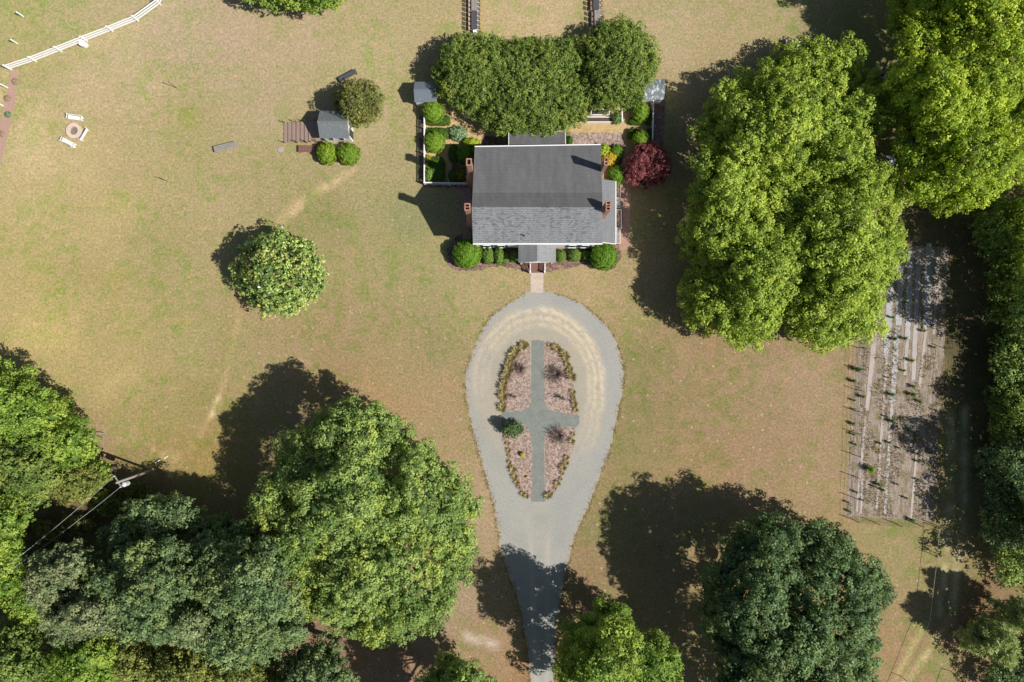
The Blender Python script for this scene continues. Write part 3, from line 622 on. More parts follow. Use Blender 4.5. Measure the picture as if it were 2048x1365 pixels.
# right wood
RW = 'trees of the wood on the right edge'
for nm, ol, zo, zt, pal, lab, R1, yl in [
 ('woodland_tree', [(2010,400),(2050,360),(2180,340),(2250,420),(2230,540),(2080,560),(2025,540),(2010,470)], 5, 8.2, 'bright', 'shaded green wood tree right of the top right crown tip', 1.8, .2),
 ('woodland_tree', [(2010,560),(2050,540),(2200,540),(2260,680),(2100,720),(2030,690),(2010,620)], 5, 8.2, 'oak', 'mid green wood tree level with the top of the nursery rows', 1.8, .2),
 ('woodland_tree', [(2040,740),(2080,700),(2220,700),(2270,860),(2100,880),(2050,850),(2030,790)], 3.4, 5, 'fresh', 'yellow green tree at the right edge level with the fallen stalks', 1.8, .3),
 ('woodland_tree', [(2030,880),(2060,860),(2220,870),(2250,980),(2090,1010),(2030,990),(2010,930)], 6, 9.5, 'dark', 'dark green wood tree right of the shaded two wheel track', 1.8, .05),
 ('woodland_tree', [(2030,1010),(2070,1000),(2220,1000),(2250,1090),(2090,1110),(2030,1100)], 5, 8, 'dark', 'dark wood tree right of the lower end of the nursery rows', 1.7, .05),
 ('woodland_tree', [(2000,1120),(2050,1095),(2140,1100),(2150,1180),(2070,1190),(2005,1165)], 4, 6.5, 'oak', 'fresh green wood tree just above the feathery pine', 1.5, .3),
 ('woodland_tree', [(2030,1290),(2080,1250),(2160,1260),(2160,1420),(2020,1430),(1975,1345)], 3.2, 5.5, 'dark', 'dark tree in the bottom right corner', 1.6, .05),
 ('understory_tree', [(1950,430),(1985,400),(2060,400),(2090,470),(2060,540),(1990,540),(1960,490)], 2.6, 4.2, 'oak', 'low dark understory tree below the tip of the top right crown', 1.3, 0),
 ('understory_tree', [(1970,560),(2010,530),(2080,540),(2090,640),(2030,670),(1985,640)], 2.8, 4.4, 'holly', 'low dark understory tree beside the top of the nursery rows', 1.3, 0),
 ('understory_tree', [(1985,670),(2030,650),(2100,660),(2110,760),(2050,790),(1990,760)], 2.8, 4.4, 'oak', 'low shaded tree right of the middle of the nursery rows', 1.3, 0),
 ('understory_tree', [(1975,790),(2020,770),(2090,780),(2100,870),(2040,900),(1985,880)], 2.8, 4.4, 'holly', 'low shaded tree right of the upper two wheel track', 1.3, 0),
 ('understory_tree', [(1960,900),(2000,880),(2080,900),(2090,990),(2030,1020),(1970,1000)], 2.6, 4.4, 'teal', 'low blue green tree bordering the shaded two wheel track', 1.3, .05),
 ('understory_tree', [(1965,1020),(2010,1000),(2080,1010),(2090,1100),(2030,1130),(1975,1110)], 2.6, 4.2, 'teal', 'low dark tree at the bend of the two wheel track', 1.3, 0)]:
    if zo == 5: ol = [(x_+22, y_) for x_, y_ in ol]; zo, zt = 6.2, 10
    tree(nm, ol, zo, zt, pal, lab, R1=R1*.85, yel=yl, group=RW, dens=6, core=.3, lump=.6, big=1.3)

# pines: feathery, with radiating sprays
def pine(outline, zb, zt, label, n=46, seed=1, base=None):
    rng = np.random.default_rng(seed); poly = [P(x, y, (zb+zt)/2)[:2] for x, y in outline]
    pa = np.array(poly); c = pa.mean(0) if base is None else np.array(P(*base)[:2]); e = empty('pine_tree', (c[0], c[1], 0), label, 'tree')
    tb = MB(); tb.tube([(0,0,0),(.1,0,zt*.5),(.05,.1,zt)], [.22,.15,.04], 7)
    L = []; Nn = []; 
    for q in range(n):
        z = zb+(zt-zb)*rng.random(); a = rng.uniform(0, 6.283); d = np.array([math.cos(a), math.sin(a)])
        rmax = 0
        for t in np.linspace(.5, 9, 18):
            if inside(np.array([c[0]+d[0]*t]), np.array([c[1]+d[1]*t]), poly)[0]: rmax = t
        ln = rmax*(.55+.45*rng.random())*(1.1-.5*(z-zb)/(zt-zb)); e1 = np.array([d[0]*ln, d[1]*ln, z+ln*.15])
        tb.tube([(0,0,z), tuple(e1*.55+np.array([0,0,z])*.45-np.array([0,0,z*0])), tuple(e1)], [.05,.03,.01], 4, False)
        for s in range(9):
            f = .35+.65*rng.random(); p0 = np.array([0,0,z])*(1-f)+e1*f+rng.normal(size=3)*.3
            m_ = 34; dirs = unit(np.array([d[0], d[1], .25])+rng.normal(size=(m_, 3))*.6)
            L.append(p0+dirs*rng.uniform(.1, .5, m_)[:, None]); Nn.append(dirs)
    L = np.concatenate(L); Nn = np.concatenate(Nn); nrm = unit(np.cross(Nn, rng.normal(size=L.shape))+np.array([0,0,.4]))
    t = unit(Nn); b = unit(np.cross(nrm, t)); s = .22
    q = np.stack([L-t*s, L-b*.05, L+t*s, L+b*.05], 1); cA = np.array(PAL['pine']); tt = rng.random((len(L), 1)); col = cA[0]*(1-tt)+cA[1]*tt
    quads_obj('crown', q, col, LEAF, e); tb.build('trunk', BARK, e, smooth=True)
    return e
pine([(1925,1270),(1945,1240),(1990,1225),(2035,1255),(2045,1300),(2010,1335),(1970,1325),(1935,1300)], 2, 6.5, 'feathery pale green pine at the lower right, the lower of the pair', 60, 5)
pine([(1975,1235),(2000,1200),(2050,1190),(2100,1220),(2090,1270),(2030,1270)], 2.5, 7, 'feathery pine behind the lower pine, touching the right edge', 40, 6)

# ------------------------------------------------------------------ clipped shrubs
def shrub(px, py, r, h, cols, label, ry=None, group=None, name='round_shrub', cat='shrub', ls=.13, box=False, rough=.09, rot=0, zc=None, seed=None, dens=1.0, core=.9):
    rng = np.random.default_rng(int(px*7+py*3)); k_ = (H-h*.55)/F; rx = r*k_; ryw = (ry or r)*k_
    c = P(px, py, h*.55); e = empty(name, (c[0], c[1], 0), label, cat, group, rot)
    area = 4*math.pi*((rx+ryw)/2)**2 if not box else 4*rx*ryw*2+4*(rx+ryw)*h
    n = int(min(9000, dens*2.2*area/(ls*ls*.6)))
    d = unit(rng.normal(size=(n, 3))); d[:, 2] = np.where(d[:, 2] < -.5, -d[:, 2], d[:, 2])
    hz = h*.55
    if box:
        pw = 5.0; m_ = (np.abs(d)**pw).sum(1)**(1/pw); S = d/m_[:, None]
    else: S = d
    lum = 1+rough*np.sin(S[:, 0]*9+S[:, 1]*5+rng.random())*np.cos(S[:, 1]*8+S[:, 2]*6)+rng.normal(size=n)*.02
    p = S*np.array([rx, ryw, hz])*lum[:, None]; p[:, 2] += h-hz; ok = p[:, 2] > 0; p = p[ok]; S = S[ok]
    nn = unit(S/np.array([rx, ryw, hz])); nn = unit(nn+rng.normal(size=nn.shape)*.45)
    t = np.clip(rng.normal(.5, .3, len(p)), 0, 1)[:, None]; cA = np.array(fc(*cols))*1.2; col = cA[0]*(1-t)+cA[1]*t
    # solid core
    th = np.linspace(0, math.pi, 9); ph = np.linspace(0, 2*math.pi, 15)[:-1]; T, Q = np.meshgrid(th, ph, indexing='ij')
    dd = np.stack([np.sin(T)*np.cos(Q), np.sin(T)*np.sin(Q), np.cos(T)], -1).reshape(-1, 3)
    if box: dd = dd/((np.abs(dd)**5).sum(1)**.2)[:, None]
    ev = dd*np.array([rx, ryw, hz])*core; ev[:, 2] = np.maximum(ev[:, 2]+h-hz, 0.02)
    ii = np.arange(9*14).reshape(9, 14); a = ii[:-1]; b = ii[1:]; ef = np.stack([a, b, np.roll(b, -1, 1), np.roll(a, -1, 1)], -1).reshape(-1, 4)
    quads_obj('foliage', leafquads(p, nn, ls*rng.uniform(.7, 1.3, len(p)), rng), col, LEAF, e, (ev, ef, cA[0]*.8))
    st = MB().tube([(0,0,-.05),(0,0,max(.1, h*.4))], [.07,.05], 6); st.build('stem', BARK, e)
    return e
BG = ((88,118,30),(138,164,54)); DG = ((76,108,24),(116,150,46)); MG = ((78,104,42),(122,146,68)); YG = ((126,146,30),(176,188,64)); YE = ((160,142,30),(196,174,60)); GG = ((96,124,86),(146,166,130)); HG = ((50,80,20),(88,118,36))
shrub(934,508,29,2.6,DG,'large clipped round shrub at the left front corner of the house', ls=.15)
shrub(1208,513,27.5,2.5,DG,'large clipped round shrub at the right front corner of the house', ls=.15)
FG = 'foundation shrubs along the house front'
shrub(976,512,12.5,1.5,MG,'rounded front shrub immediately right of the large left corner ball', ry=17, group=FG)
shrub(998,512,10.5,1.5,MG,'tall oval front shrub, second from the left corner ball', ry=18, group=FG)
shrub(1010,516,9,1.0,MG,'low front shrub pushed against the tall oval one', ry=12, group=FG)
shrub(1028,513,10,1.0,MG,'low shaded front shrub tucked against the left side of the porch', ry=13, group=FG)
shrub(1122,512,10.5,1.2,MG,'small round front shrub against the right side of the porch', ry=12.5, group=FG)
shrub(1149,511,13,1.3,MG,'round front shrub in the middle between porch and right corner ball', group=FG)
shrub(1173,510,10,1.1,HG,'dark front shrub against the large right corner ball', ry=12, group=FG)
BL = 'clipped balls in the rear garden'
shrub(867,222,22,2.1,BG,'lime green clipped ball beside the slate blue pavilion', group=BL)
shrub(869,284,21,2.0,BG,'lime green clipped ball on the left garden fence below the sandy gap', group=BL)
shrub(1281,223,17.5,1.9,BG,'lime green clipped ball under the white streaked pavilion', ry=20, group=BL)
shrub(1282,278,17.5,1.8,BG,'lime green clipped ball just above the red maple', group=BL)
HB = 'low clipped box hedges in the rear garden'
shrub(875,241,24,.7,HG,'low dark box hedge under the upper left garden ball', ry=10, group=HB, name='box_hedge', cat='hedge', box=True, ls=.11)
shrub(873,268,22,.7,HG,'low dark box hedge above the lower left garden ball', ry=11, group=HB, name='box_hedge', cat='hedge', box=True, ls=.11)
shrub(869,340,20,.8,HG,'square clipped hedge block in the lower left garden corner', ry=24, group=HB, name='box_hedge', cat='hedge', box=True, ls=.11)
shrub(857,350,9,1.2,MG,'loose pale green shrub in the corner of the white garden fence', ry=14, ls=.16, rough=.2)
shrub(855,318,8,1.0,((110,120,20),(160,160,40)),'olive shrub against the left garden fence between ball and hedge block', ls=.14, rough=.2)
shrub(853,331,5,1.0,YE,'tiny golden shrub on the left garden fence', ls=.12)
shrub(908,308,11,.8,HG,'upper dark round hedge left of the house', ry=19, group=HB, name='box_hedge', cat='hedge', ls=.11)
shrub(908,352,11,.8,HG,'lower dark round hedge left of the house', ry=14, group=HB, name='box_hedge', cat='hedge', ls=.11)
shrub(917,267,17,1.0,GG,'silvery grey green loose shrub on the tan gravel', ry=14, ls=.2, rough=.25)
shrub(944,285,16,1.4,YG,'bright yellow green shrub by the rear left house corner', ry=9, ls=.16, rough=.2)
shrub(928,308,15,1.7,DG,'shaded green ball by the rear left chimney', ry=17, ls=.14)
shrub(946,303,9,1.3,DG,'shaded shrub between the rear left chimney and the house corner', ls=.14)
shrub(926,348,13,1.7,((60,60,10),(150,140,40)),'golden variegated shrub left of the rear left chimney', ry=15, ls=.16, rough=.2)
shrub(1207,301,12,1.3,YG,'bright yellow green shrub by the rear right house corner', ry=13, ls=.16, rough=.2)
shrub(1220,320,15,1.2,YE,'golden yellow shrub beside the rear right chimney', ry=16, ls=.16, rough=.15)
shrub(1234,308,12,.9,DG,'dark clipped hedge left of the red maple', ry=19, group=HB, name='box_hedge', cat='hedge', ls=.12)
shrub(1233,351,19,2.0,DG,'bright clipped ball beside the low side roof', ls=.14)
shrub(1271,243,12,.7,HG,'low box hedge under the right upper garden ball', ry=7, group=HB, name='box_hedge', cat='hedge', box=True, ls=.11)
shrub(1299,235,7,.7,HG,'low box hedge between right upper ball and garden fence', ry=14, group=HB, name='box_hedge', cat='hedge', box=True, ls=.11)
shrub(1268,268,12,.7,HG,'low box hedge above the right lower garden ball', ry=9, group=HB, name='box_hedge', cat='hedge', box=True, ls=.11)
shrub(1299,272,6,.7,HG,'low box hedge between right lower ball and garden fence', ry=13, group=HB, name='box_hedge', cat='hedge', box=True, ls=.11)
shrub(1234,237,10,1.0,((80,112,60),(120,148,86)),'grey green shrub at the end of the raised planters', ry=11, ls=.16, rough=.2)
shrub(1139,281,7,.8,HG,'dark shrub beside the rear extension roof', ry=9, ls=.14)
shrub(654,307,19.5,1.9,((84,110,26),(140,160,50)),'bright round bush in front of the shed, beside the brown bench', ry=22, ls=.17, rough=.12, group='bushes in front of the shed')
shrub(697,308,22,1.9,((76,104,26),(130,154,48)),'bright round bush in front of the shed, the one further right', ls=.17, rough=.12, group='bushes in front of the shed')
# left edge mounds
shrub(30,163,6,.35,((130,110,96),(160,140,120)),'brown dormant mound by the white fence end', name='dormant_shrub', ls=.12, group='mounds on the mauve bed')
shrub(14,197,6,.35,((130,110,96),(160,140,120)),'brown dormant mound in the middle of the mauve bed', name='dormant_shrub', ls=.12, group='mounds on the mauve bed')
shrub(15,229,6,.4,((78,110,78),(120,150,110)),'green mound on the mauve bed', ls=.12, group='mounds on the mauve bed')
shrub(2,268,6,.35,((130,110,96),(160,140,120)),'brown dormant mound at the very left edge', name='dormant_shrub', ls=.12, group='mounds on the mauve bed')

# island planting
def tuft_mesh(seed):
    r = random.Random(seed); n = 90; rg_ = np.random.default_rng(seed); q = []; col = []
    for _ in range(n):
        a = r.uniform(0, 6.283); ln = r.uniform(.2, .45); w_ = .03; d = np.array([math.cos(a), math.sin(a), 0]); s = np.array([-d[1], d[0], 0])*w_
        z = r.uniform(.2, .45); p0 = d*r.uniform(0, .12); p1 = p0+d*ln+np.array([0, 0, z]); q.append([p0-s, p0+s, p1+s*.4, p1-s*.4])
        col.append(alb(r.choice([(212,192,140),(184,168,114),(136,132,80),(232,212,168)]), 1.3))
    return np.array(q), np.array(col)
q_, c_ = tuft_mesh(1)
tuft0 = None
def nth(k_):
    return f"{k_}{'th' if 10 <= k_ % 100 <= 20 else {1:'st',2:'nd',3:'rd'}.get(k_ % 10,'th')}"
TN = {}
def tufts(pts, nm, lab, s0=1.0, per=9):
    global tuft0
    L_ = [(a, b) for a, b in zip(pts[:-1], pts[1:])]; tot = sum(math.hypot(b[0]-a[0], b[1]-a[1]) for a, b in L_); m_ = int(tot/per)
    r = random.Random(len(pts)*7+m_)
    for j in range(m_+1):
        t = tot*j/m_
        for a, b in L_:
            d = math.hypot(b[0]-a[0], b[1]-a[1])
            if t <= d+1e-6: break
            t -= d
        f = min(t/d, 1); p = (a[0]+(b[0]-a[0])*f+r.uniform(-2.2, 2.2), a[1]+(b[1]-a[1])*f+r.uniform(-2.5, 2.5))
        if tuft0 is None: o = quads_obj('grass_clump', q_, c_, LEAF); tuft0 = o
        else: o = tuft0.copy(); C.link(o)
        o.location = (*P(*p)[:2], .02); o.rotation_euler = (0, 0, r.uniform(0, 6)); s = s0*r.uniform(.55, 1.35); o.scale = (s, s, s)
        TN[nm] = TN.get(nm, 0)+1
        tag(o, f"tan grass clump, {nth(TN[nm])} from the {'bottom' if nm == 'upper left' else 'top'} along the {nm} island bed", 'grass clump', 'ornamental grass clumps edging the '+nm+' island bed')
tufts(Z1([(275,640),(270,560),(290,450),(318,375),(355,328),(398,312)]), 'upper left', 'tan ornamental grass clump in the dense outer edging of the upper left island bed', 1.15, 6)
tufts(Z1([(515,305),(575,345),(608,405),(630,480)]), 'upper right', 'tan ornamental grass clump on the curved outer edge of the upper right island bed', 1.0, 7)
tufts(Z1([(632,548),(650,640)]), 'upper right', 'tan ornamental grass clump on the curved outer edge of the upper right island bed', .9, 7)
tufts(Z1([(288,785),(300,870),(318,940),(340,1020),(365,1065),(400,1092)]), 'lower left', 'tan ornamental grass clump on the outer edge of the lower left island bed', .9, 12)
tufts(Z1([(630,775),(622,810)]), 'lower right', 'tan ornamental grass clump on the outer edge of the lower right island bed', .9, 10)
tufts(Z1([(606,885),(585,950),(560,1010),(530,1065),(500,1085)]), 'lower right', 'tan ornamental grass clump on the outer edge of the lower right island bed', .9, 11)
def twig(px, py, r, label, dark=GREYBARK, leafy=0, n=70):
    rr = random.Random(int(px)); c = P(px, py); o = MB(); rw = r*.06
    for _ in range(n):
        a = rr.uniform(0, 6.283); l_ = rw*rr.uniform(.4, 1); h = rr.uniform(.3, 1.1); p = Vector((math.cos(a)*l_, math.sin(a)*l_, h)); m_ = p*.5+Vector((rr.uniform(-.1, .1), rr.uniform(-.1, .1), .15))
        o.tube([(0, 0, 0), m_, p], [.03, .018, .008], 4, False)
        for _ in range(2):
            q = m_.lerp(p, rr.random()); o.tube([q, q+Vector((rr.uniform(-.3, .3), rr.uniform(-.3, .3), rr.uniform(0, .2)))], [.014, .006], 3, False)
    ob = o.build('bare_shrub', dark); ob.location = (c[0], c[1], .02); tag(ob, label, 'shrub')
twig(*Z1([(362,432)])[0], 17, 'twiggy grey bare shrub in the upper left island bed')
twig(*Z1([(548,460)])[0], 24, 'largest twiggy bare shrub, in the upper right island bed', n=120)
twig(*Z1([(560,775)])[0], 24, 'twiggy bare shrub at the top of the lower right island bed', n=100)
twig(*Z1([(327,573)])[0], 6, 'tiny bare shrub in the lower half of the upper left island bed', n=24)
twig(*Z1([(575,582)])[0], 7, 'small bare shrub in the lower half of the upper right island bed', n=26)
tree('young_tree', circ(1025,857,20,16,10,.15,5), 1.2, 2.4, 'dark', 'small dark green leafy tree at the left end of the island cross path', cat='small tree', R1=.42, ls=.16, r0=.05, yel=0, limbs=5)
shrub(*Z1([(372,875)])[0], 5, .5, ((150,140,50),(190,180,80)), 'small yellowish round plant in the lower left island bed', ls=.1)
shrub(*Z1([(395,990)])[0], 2.5, .3, ((150,140,50),(190,180,80)), 'tiny yellowish plant low in the lower left island bed', ls=.08)

# field saplings and posts
SAP = [(310,228,10),(376,478,8),(405,575,8),(168,615,11),(150,665,8),(192,735,8),(318,725,8),(330,480,8),(150,855,8),(148,900,6),(318,842,8),(428,910,8),(305,937,6),(430,985,7),(225,1055,14),
        (258,1120,8),(155,945,5),(415,690,7),(410,725,9),(440,755,6),(435,1020,6),(380,1180,5),(160,1155,5),(125,1200,5),(280,1145,6),(320,385,6),(458,445,6),(300,315,5),(370,620,5),(505,517,6),(375,320,5),(405,1278,8),(240,1130,5),(432,1100,5),(130,1240,5),
        (300,650,4),(290,820,4),(265,940,5),(340,1120,5),(190,1190,4),(150,750,5),(152,790,4),(390,880,5),(348,960,4)]
order_ = {q: k_+1 for k_, q in enumerate(sorted(SAP, key=lambda t: t[1]))}
for j, p in enumerate(SAP):
    x, y = Z2([p])[0]; lab = {0: 'bright leafy sapling by the overhanging tree at the top of the nursery rows', 14: 'largest yellow green sapling low in the left nursery rows', 3: 'dark sapling on the left nursery fence with a long shadow'}.get(j, f'small green sapling in the nursery rows, {nth(order_[p])} counting from the top')
    gr = 'saplings in the nursery rows'
    cols = BG if j in (0, 14) else [((50,92,28),(90,130,54)), ((96,112,44),(140,150,74))][j % 3 == 2]
    shrub(x, y, p[2]*.46*1.1, .35+p[2]*.06, cols, lab, name='sapling', cat='sapling', ls=.13, rough=.35, group=gr, core=.6, dens=.7)
def weeds():   # uncountable weeds over the field
    rng = np.random.default_rng(77); poly = [P(*p)[:2] for p in Z2([(250,100),(560,100),(545,520),(510,1000),(495,1275),(120,1250),(135,900),(165,480)])]
    pa = np.array(poly); lo, hi = pa.min(0), pa.max(0); n = 15000; X = rng.uniform(lo[0], hi[0], n); Y = rng.uniform(lo[1], hi[1], n)
    v = vnoise(X*10, Y*3, 9, 31)*.6+vnoise(X*10, Y*10, 6, 32)*.4; dd = np.clip((8-Y)/30, 0, 1)
    ok = inside(X, Y, poly) & (v > .66-.2*dd); X, Y = X[ok], Y[ok]; n = len(X)
    a = rng.uniform(0, 6.283, n); d = np.column_stack([np.cos(a), np.sin(a), rng.uniform(.2, 1.2, n)]); ln = rng.uniform(.08, .3, n)[:, None]
    p = np.column_stack([X, Y, np.full(n, .02)]); s = np.column_stack([-np.sin(a), np.cos(a), np.zeros(n)])*.025
    q = np.stack([p-s, p+s, p+d*ln+s*.6, p+d*ln-s*.6], 1)
    pal = np.array([alb(c, 1.3) for c in [(150,128,88),(176,154,112),(120,118,62),(96,112,50),(190,176,150),(130,104,78)]]); 
    tag(quads_obj('weeds', q, pal[rng.integers(0, 6, n)], LEAF), 'dry tan and green weeds over the nursery rows', 'weeds', None, 'stuff')
weeds()
def stalks():
    rng = np.random.default_rng(5); b = MB()
    for _ in range(70):
        x, y = Z2([(rng.normal(395, 26), rng.normal(840, 28))])[0]; p = Vector(P(x, y, .08)); a = rng.normal(-.55, .35); L_ = rng.uniform(.5, 1.5)
        b.bar(p, p+Vector((math.cos(a)*L_, -math.sin(a)*-L_, .1)), .03)
    tag(b.build('dry_stalks', simple('bleached_stalks', (225,212,190), .9, .1, 4)), 'heap of bleached fallen stalks across the nursery rows', 'dry stalks', None, 'stuff')
stalks()
POSTM = simple('dark_weathered_posts', (90, 80, 72), .9, .2, 5)
def wire_fence(name, pts, h, label, rails=(.5,), wr=.012, pr=.045, mat=POSTM, wmat=None, closed=False):
    c = P(*pts[0]); e = empty(name, (c[0], c[1], 0), label, 'fence')
    W_ = [Vector(P(*p))-Vector((c[0], c[1], 0)) for p in pts]
    for p in W_: MB().tube([p+Vector((0,0,-.1)), p+Vector((0,0,h))], [pr, pr*.9], 6).build('post', mat, e)
    for z in rails:
        b = MB()
        for a, q in zip(W_[:-1], W_[1:]): b.tube([a+Vector((0,0,z)), (a+q)/2+Vector((0,0,z-.03)), q+Vector((0,0,z))], wr, 4, False)
        b.build('wire', wmat or mat, e)
    return e
wire_fence('wire_fence', Z2([(165,518),(160,612),(160,705),(155,797),(152,893),(150,990),(145,1083),(140,1175),(140,1273)]), 1.7, 'wire fence with thin dark posts along the left side of the nursery rows', (.15,.6,1.1,1.6))
wire_fence('wire_fence', Z2([(140,1273),(232,1283),(327,1290),(422,1293),(500,1295)]), 1.7, 'wire fence with thin dark posts along the bottom of the nursery rows', (.15,.6,1.1,1.6))
wire_fence('wire_fence', Z2([(560,330),(545,520),(530,705),(532,803),(525,898),(525,992),(512,1090),(506,1190),(500,1295)]), 1.7, 'wire fence with thin dark posts along the right side of the nursery rows', (.15,.6,1.1,1.6))
ROPE = simple('pale_rope', (232, 222, 205), .8, .1, 4)
wire_fence('rope_fence', [(1866,1052),(1862,1108),(1847,1235),(1801,1352),(1780,1400)], 1.3, 'single pale rope line on thin posts running down the lower right lawn', (1.25,), .028, .04, POSTM, ROPE)
wire_fence('rope_fence', [(1901,1343),(1880,1400)], 1.3, 'short pale rope line right of the two wheel track at the bottom edge', (1.25,), .028, .04, POSTM, ROPE)

def edge_weeds():
    rng = np.random.default_rng(12); n = 5200; y = rng.uniform(584, 1365, n); side = rng.random(n) < .5
    x = np.where(side, interp(DL, y), interp(DR, y)); off = np.abs(rng.normal(0, 3.2, n))*np.where(rng.random(n) < .7, -1, 1)
    x = x+np.where(side, off, -off); keep = vnoise(x, y, 8, 51) > .42; x, y = x[keep], y[keep]; n = len(x); k_ = H/F
    X = (x-1024)*k_; Y = -(y-682.5)*k_; a = rng.uniform(0, 6.283, n); ln = rng.uniform(.05, .16, n)[:, None]
    d = np.column_stack([np.cos(a), np.sin(a), rng.uniform(.2, .7, n)]); s_ = np.column_stack([-np.sin(a), np.cos(a), np.zeros(n)])*.03
    p = np.column_stack([X, Y, np.full(n, .01)]); q = np.stack([p-s_, p+s_, p+d*ln+s_*.5, p+d*ln-s_*.5], 1)
    pal = np.array([alb(c, 1.4) for c in [(176,150,104),(196,170,126),(140,134,82),(158,136,96),(120,122,72)]])
    tag(quads_obj('grass', q, pal[rng.integers(0, 5, n)], LEAF), 'dry grass fringe creeping over the edge of the gravel drive', 'grass', None, 'stuff')
edge_weeds()
# ------------------------------------------------------------------ the house
def siding_mat():
    m, n, l, b = newmat('white_clapboard'); wv = n.new('ShaderNodeTexWave'); wv.bands_direction = 'Z'; wv.inputs['Scale'].default_value = 2.5; l.new(pos(n, l), wv.inputs[0])
    b.inputs['Base Color'].default_value = (.78, .78, .77, 1); b.inputs['Roughness'].default_value = .5; bump(n, l, b, wv.outputs['Fac'], .3, .02); return m
SIDING = siding_mat(); GLASS = simple('dark_window_glass', (60, 70, 80), .1, .1, 2); SHUT = simple('dark_shutter', (60, 70, 72), .6, .1, 4)
hx0, hx1 = P(952,0)[0], P(1187,0)[0]; hyF = P(0,497)[1]; hyB = P(0,318)[1]
HO = (0, 0, 0)
house = empty('house', (0, 0, 0), 'large white house with charcoal and light grey shingle roof and four brick chimneys', 'house')
house.location = ((hx0+hx1)/2, hyF, 0); hl = Vector(house.location)
def HB_(b, name, m, parent=house, **kw):
    b.v = [(v[0]-hl.x, v[1]-hl.y, v[2]) for v in b.v]; return b.build(name, m, parent, **kw)
# roof corner points measured, heights: back eave 5.0, break 7.1, ridge 8.4, front eave 5.7
rb = [P(949.5,294.5,5.0), P(1201.5,290.5,5.0)]; rk = [P(945.2,386,7.25), P(1204.3,386,7.25)]; rd = [P(943.3,417,8.4), P(1205,417.5,8.4)]; rf = [P(946,487,5.75), P(1205,487,5.75)]
wx0, wx1 = hx0+.15, hx1-.15
b = MB()
# wall: extruded gable profile (a little below the roof)
ridge_y = rd[0][1]; brk_y = rk[0][1]
prof = [(hyF, 0), (hyB, 0), (hyB, 4.95), (brk_y, 7.0), (ridge_y, 8.15), (hyF, 5.6)]
n = len(prof); b.v = [(wx0, y, z) for y, z in prof]+[(wx1, y, z) for y, z in prof]
b.f = [tuple(range(n)), tuple(range(n, 2*n))[::-1]]+[((k_+1) % n, k_, n+k_, n+(k_+1) % n) for k_ in range(n)]
HB_(b, 'wall', SIDING)
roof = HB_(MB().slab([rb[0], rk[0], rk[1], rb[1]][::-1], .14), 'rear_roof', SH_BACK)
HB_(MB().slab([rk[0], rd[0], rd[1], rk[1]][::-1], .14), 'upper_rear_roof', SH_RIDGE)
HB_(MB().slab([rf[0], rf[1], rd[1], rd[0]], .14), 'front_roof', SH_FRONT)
HB_(MB().bar(Vector(rd[0])+Vector((0,0,.02)), Vector(rd[1])+Vector((0,0,.02)), .3, .06), 'ridge_cap', SH_FRONT)
HB_(MB().bar(Vector(rb[0])+Vector((0,.06,-.08)), Vector(rb[1])+Vector((0,.06,-.08)), .14, .12), 'rear_gutter', WHITE)
HB_(MB().bar(Vector(rf[0])+Vector((0,-.07,-.08)), Vector(rf[1])+Vector((0,-.07,-.08)), .14, .12), 'front_gutter', WHITE)
for a_, b_ in ((rb[0], rk[0]), (rk[0], rd[0]), (rf[0], rd[0])): HB_(MB().bar(Vector(a_)+Vector((.03,0,-.2)), Vector(b_)+Vector((.03,0,-.2)), .04, .16), 'bargeboard', WHITE)
for a_, b_ in ((rb[1], rk[1]), (rk[1], rd[1]), (rf[1], rd[1])): HB_(MB().bar(Vector(a_)+Vector((-.03,0,-.2)), Vector(b_)+Vector((-.03,0,-.2)), .04, .16), 'bargeboard', WHITE)
# roof vent pipe
vp = Vector(P(1048.5,471.5,6.55)); HB_(MB().tube([vp-Vector((0,0,.3)), vp+Vector((0,0,.35))], .07, 8), 'vent_pipe', IRON)
# front windows (two rows) and shutters
for xp, z0, z1, hw in ((985,4.0,4.95,.26),(1001,4.0,4.95,.26),(1121,4.0,4.95,.26),(1146,4.0,4.95,.26),(1162,4.0,4.95,.26),(975,1.0,2.6,.42),(1003,1.0,2.6,.42),(1142,1.0,2.6,.42),(1167,1.0,2.6,.42)):
    x = P(xp,0)[0]
    fr = HB_(MB().box(x-hw, x+hw, hyF-.05, hyF+.02, z0, z1), 'window', WHITE)
    HB_(MB().box(x-hw+.05, x+hw-.05, hyF-.07, hyF-.051, z0+.06, z1-.06), 'pane', GLASS, fr)
    HB_(MB().box(x-hw-.05, x+hw+.05, hyF-.12, hyF-.02, z0-.08, z0-.003), 'sill', WHITE, fr)
    if z0 < 2:
        for s_ in (-1, 1): HB_(MB().box(x+s_*(hw+.2)-.15, x+s_*(hw+.2)+.15, hyF-.04, hyF-.002, z0, z1), 'shutter', SHUT)
for s, x in ((-1, wx0), (1, wx1)):
    for yp in (350, 400, 470):
        y = P(0, yp)[1]
        fr = HB_(MB().box(*sorted((x, x+s*.06)), y-.5, y+.5, 1.2, 2.8), 'window', WHITE); HB_(MB().box(*sorted((x+s*.061, x+s*.085)), y-.42, y+.42, 1.28, 2.72), 'pane', GLASS, fr)
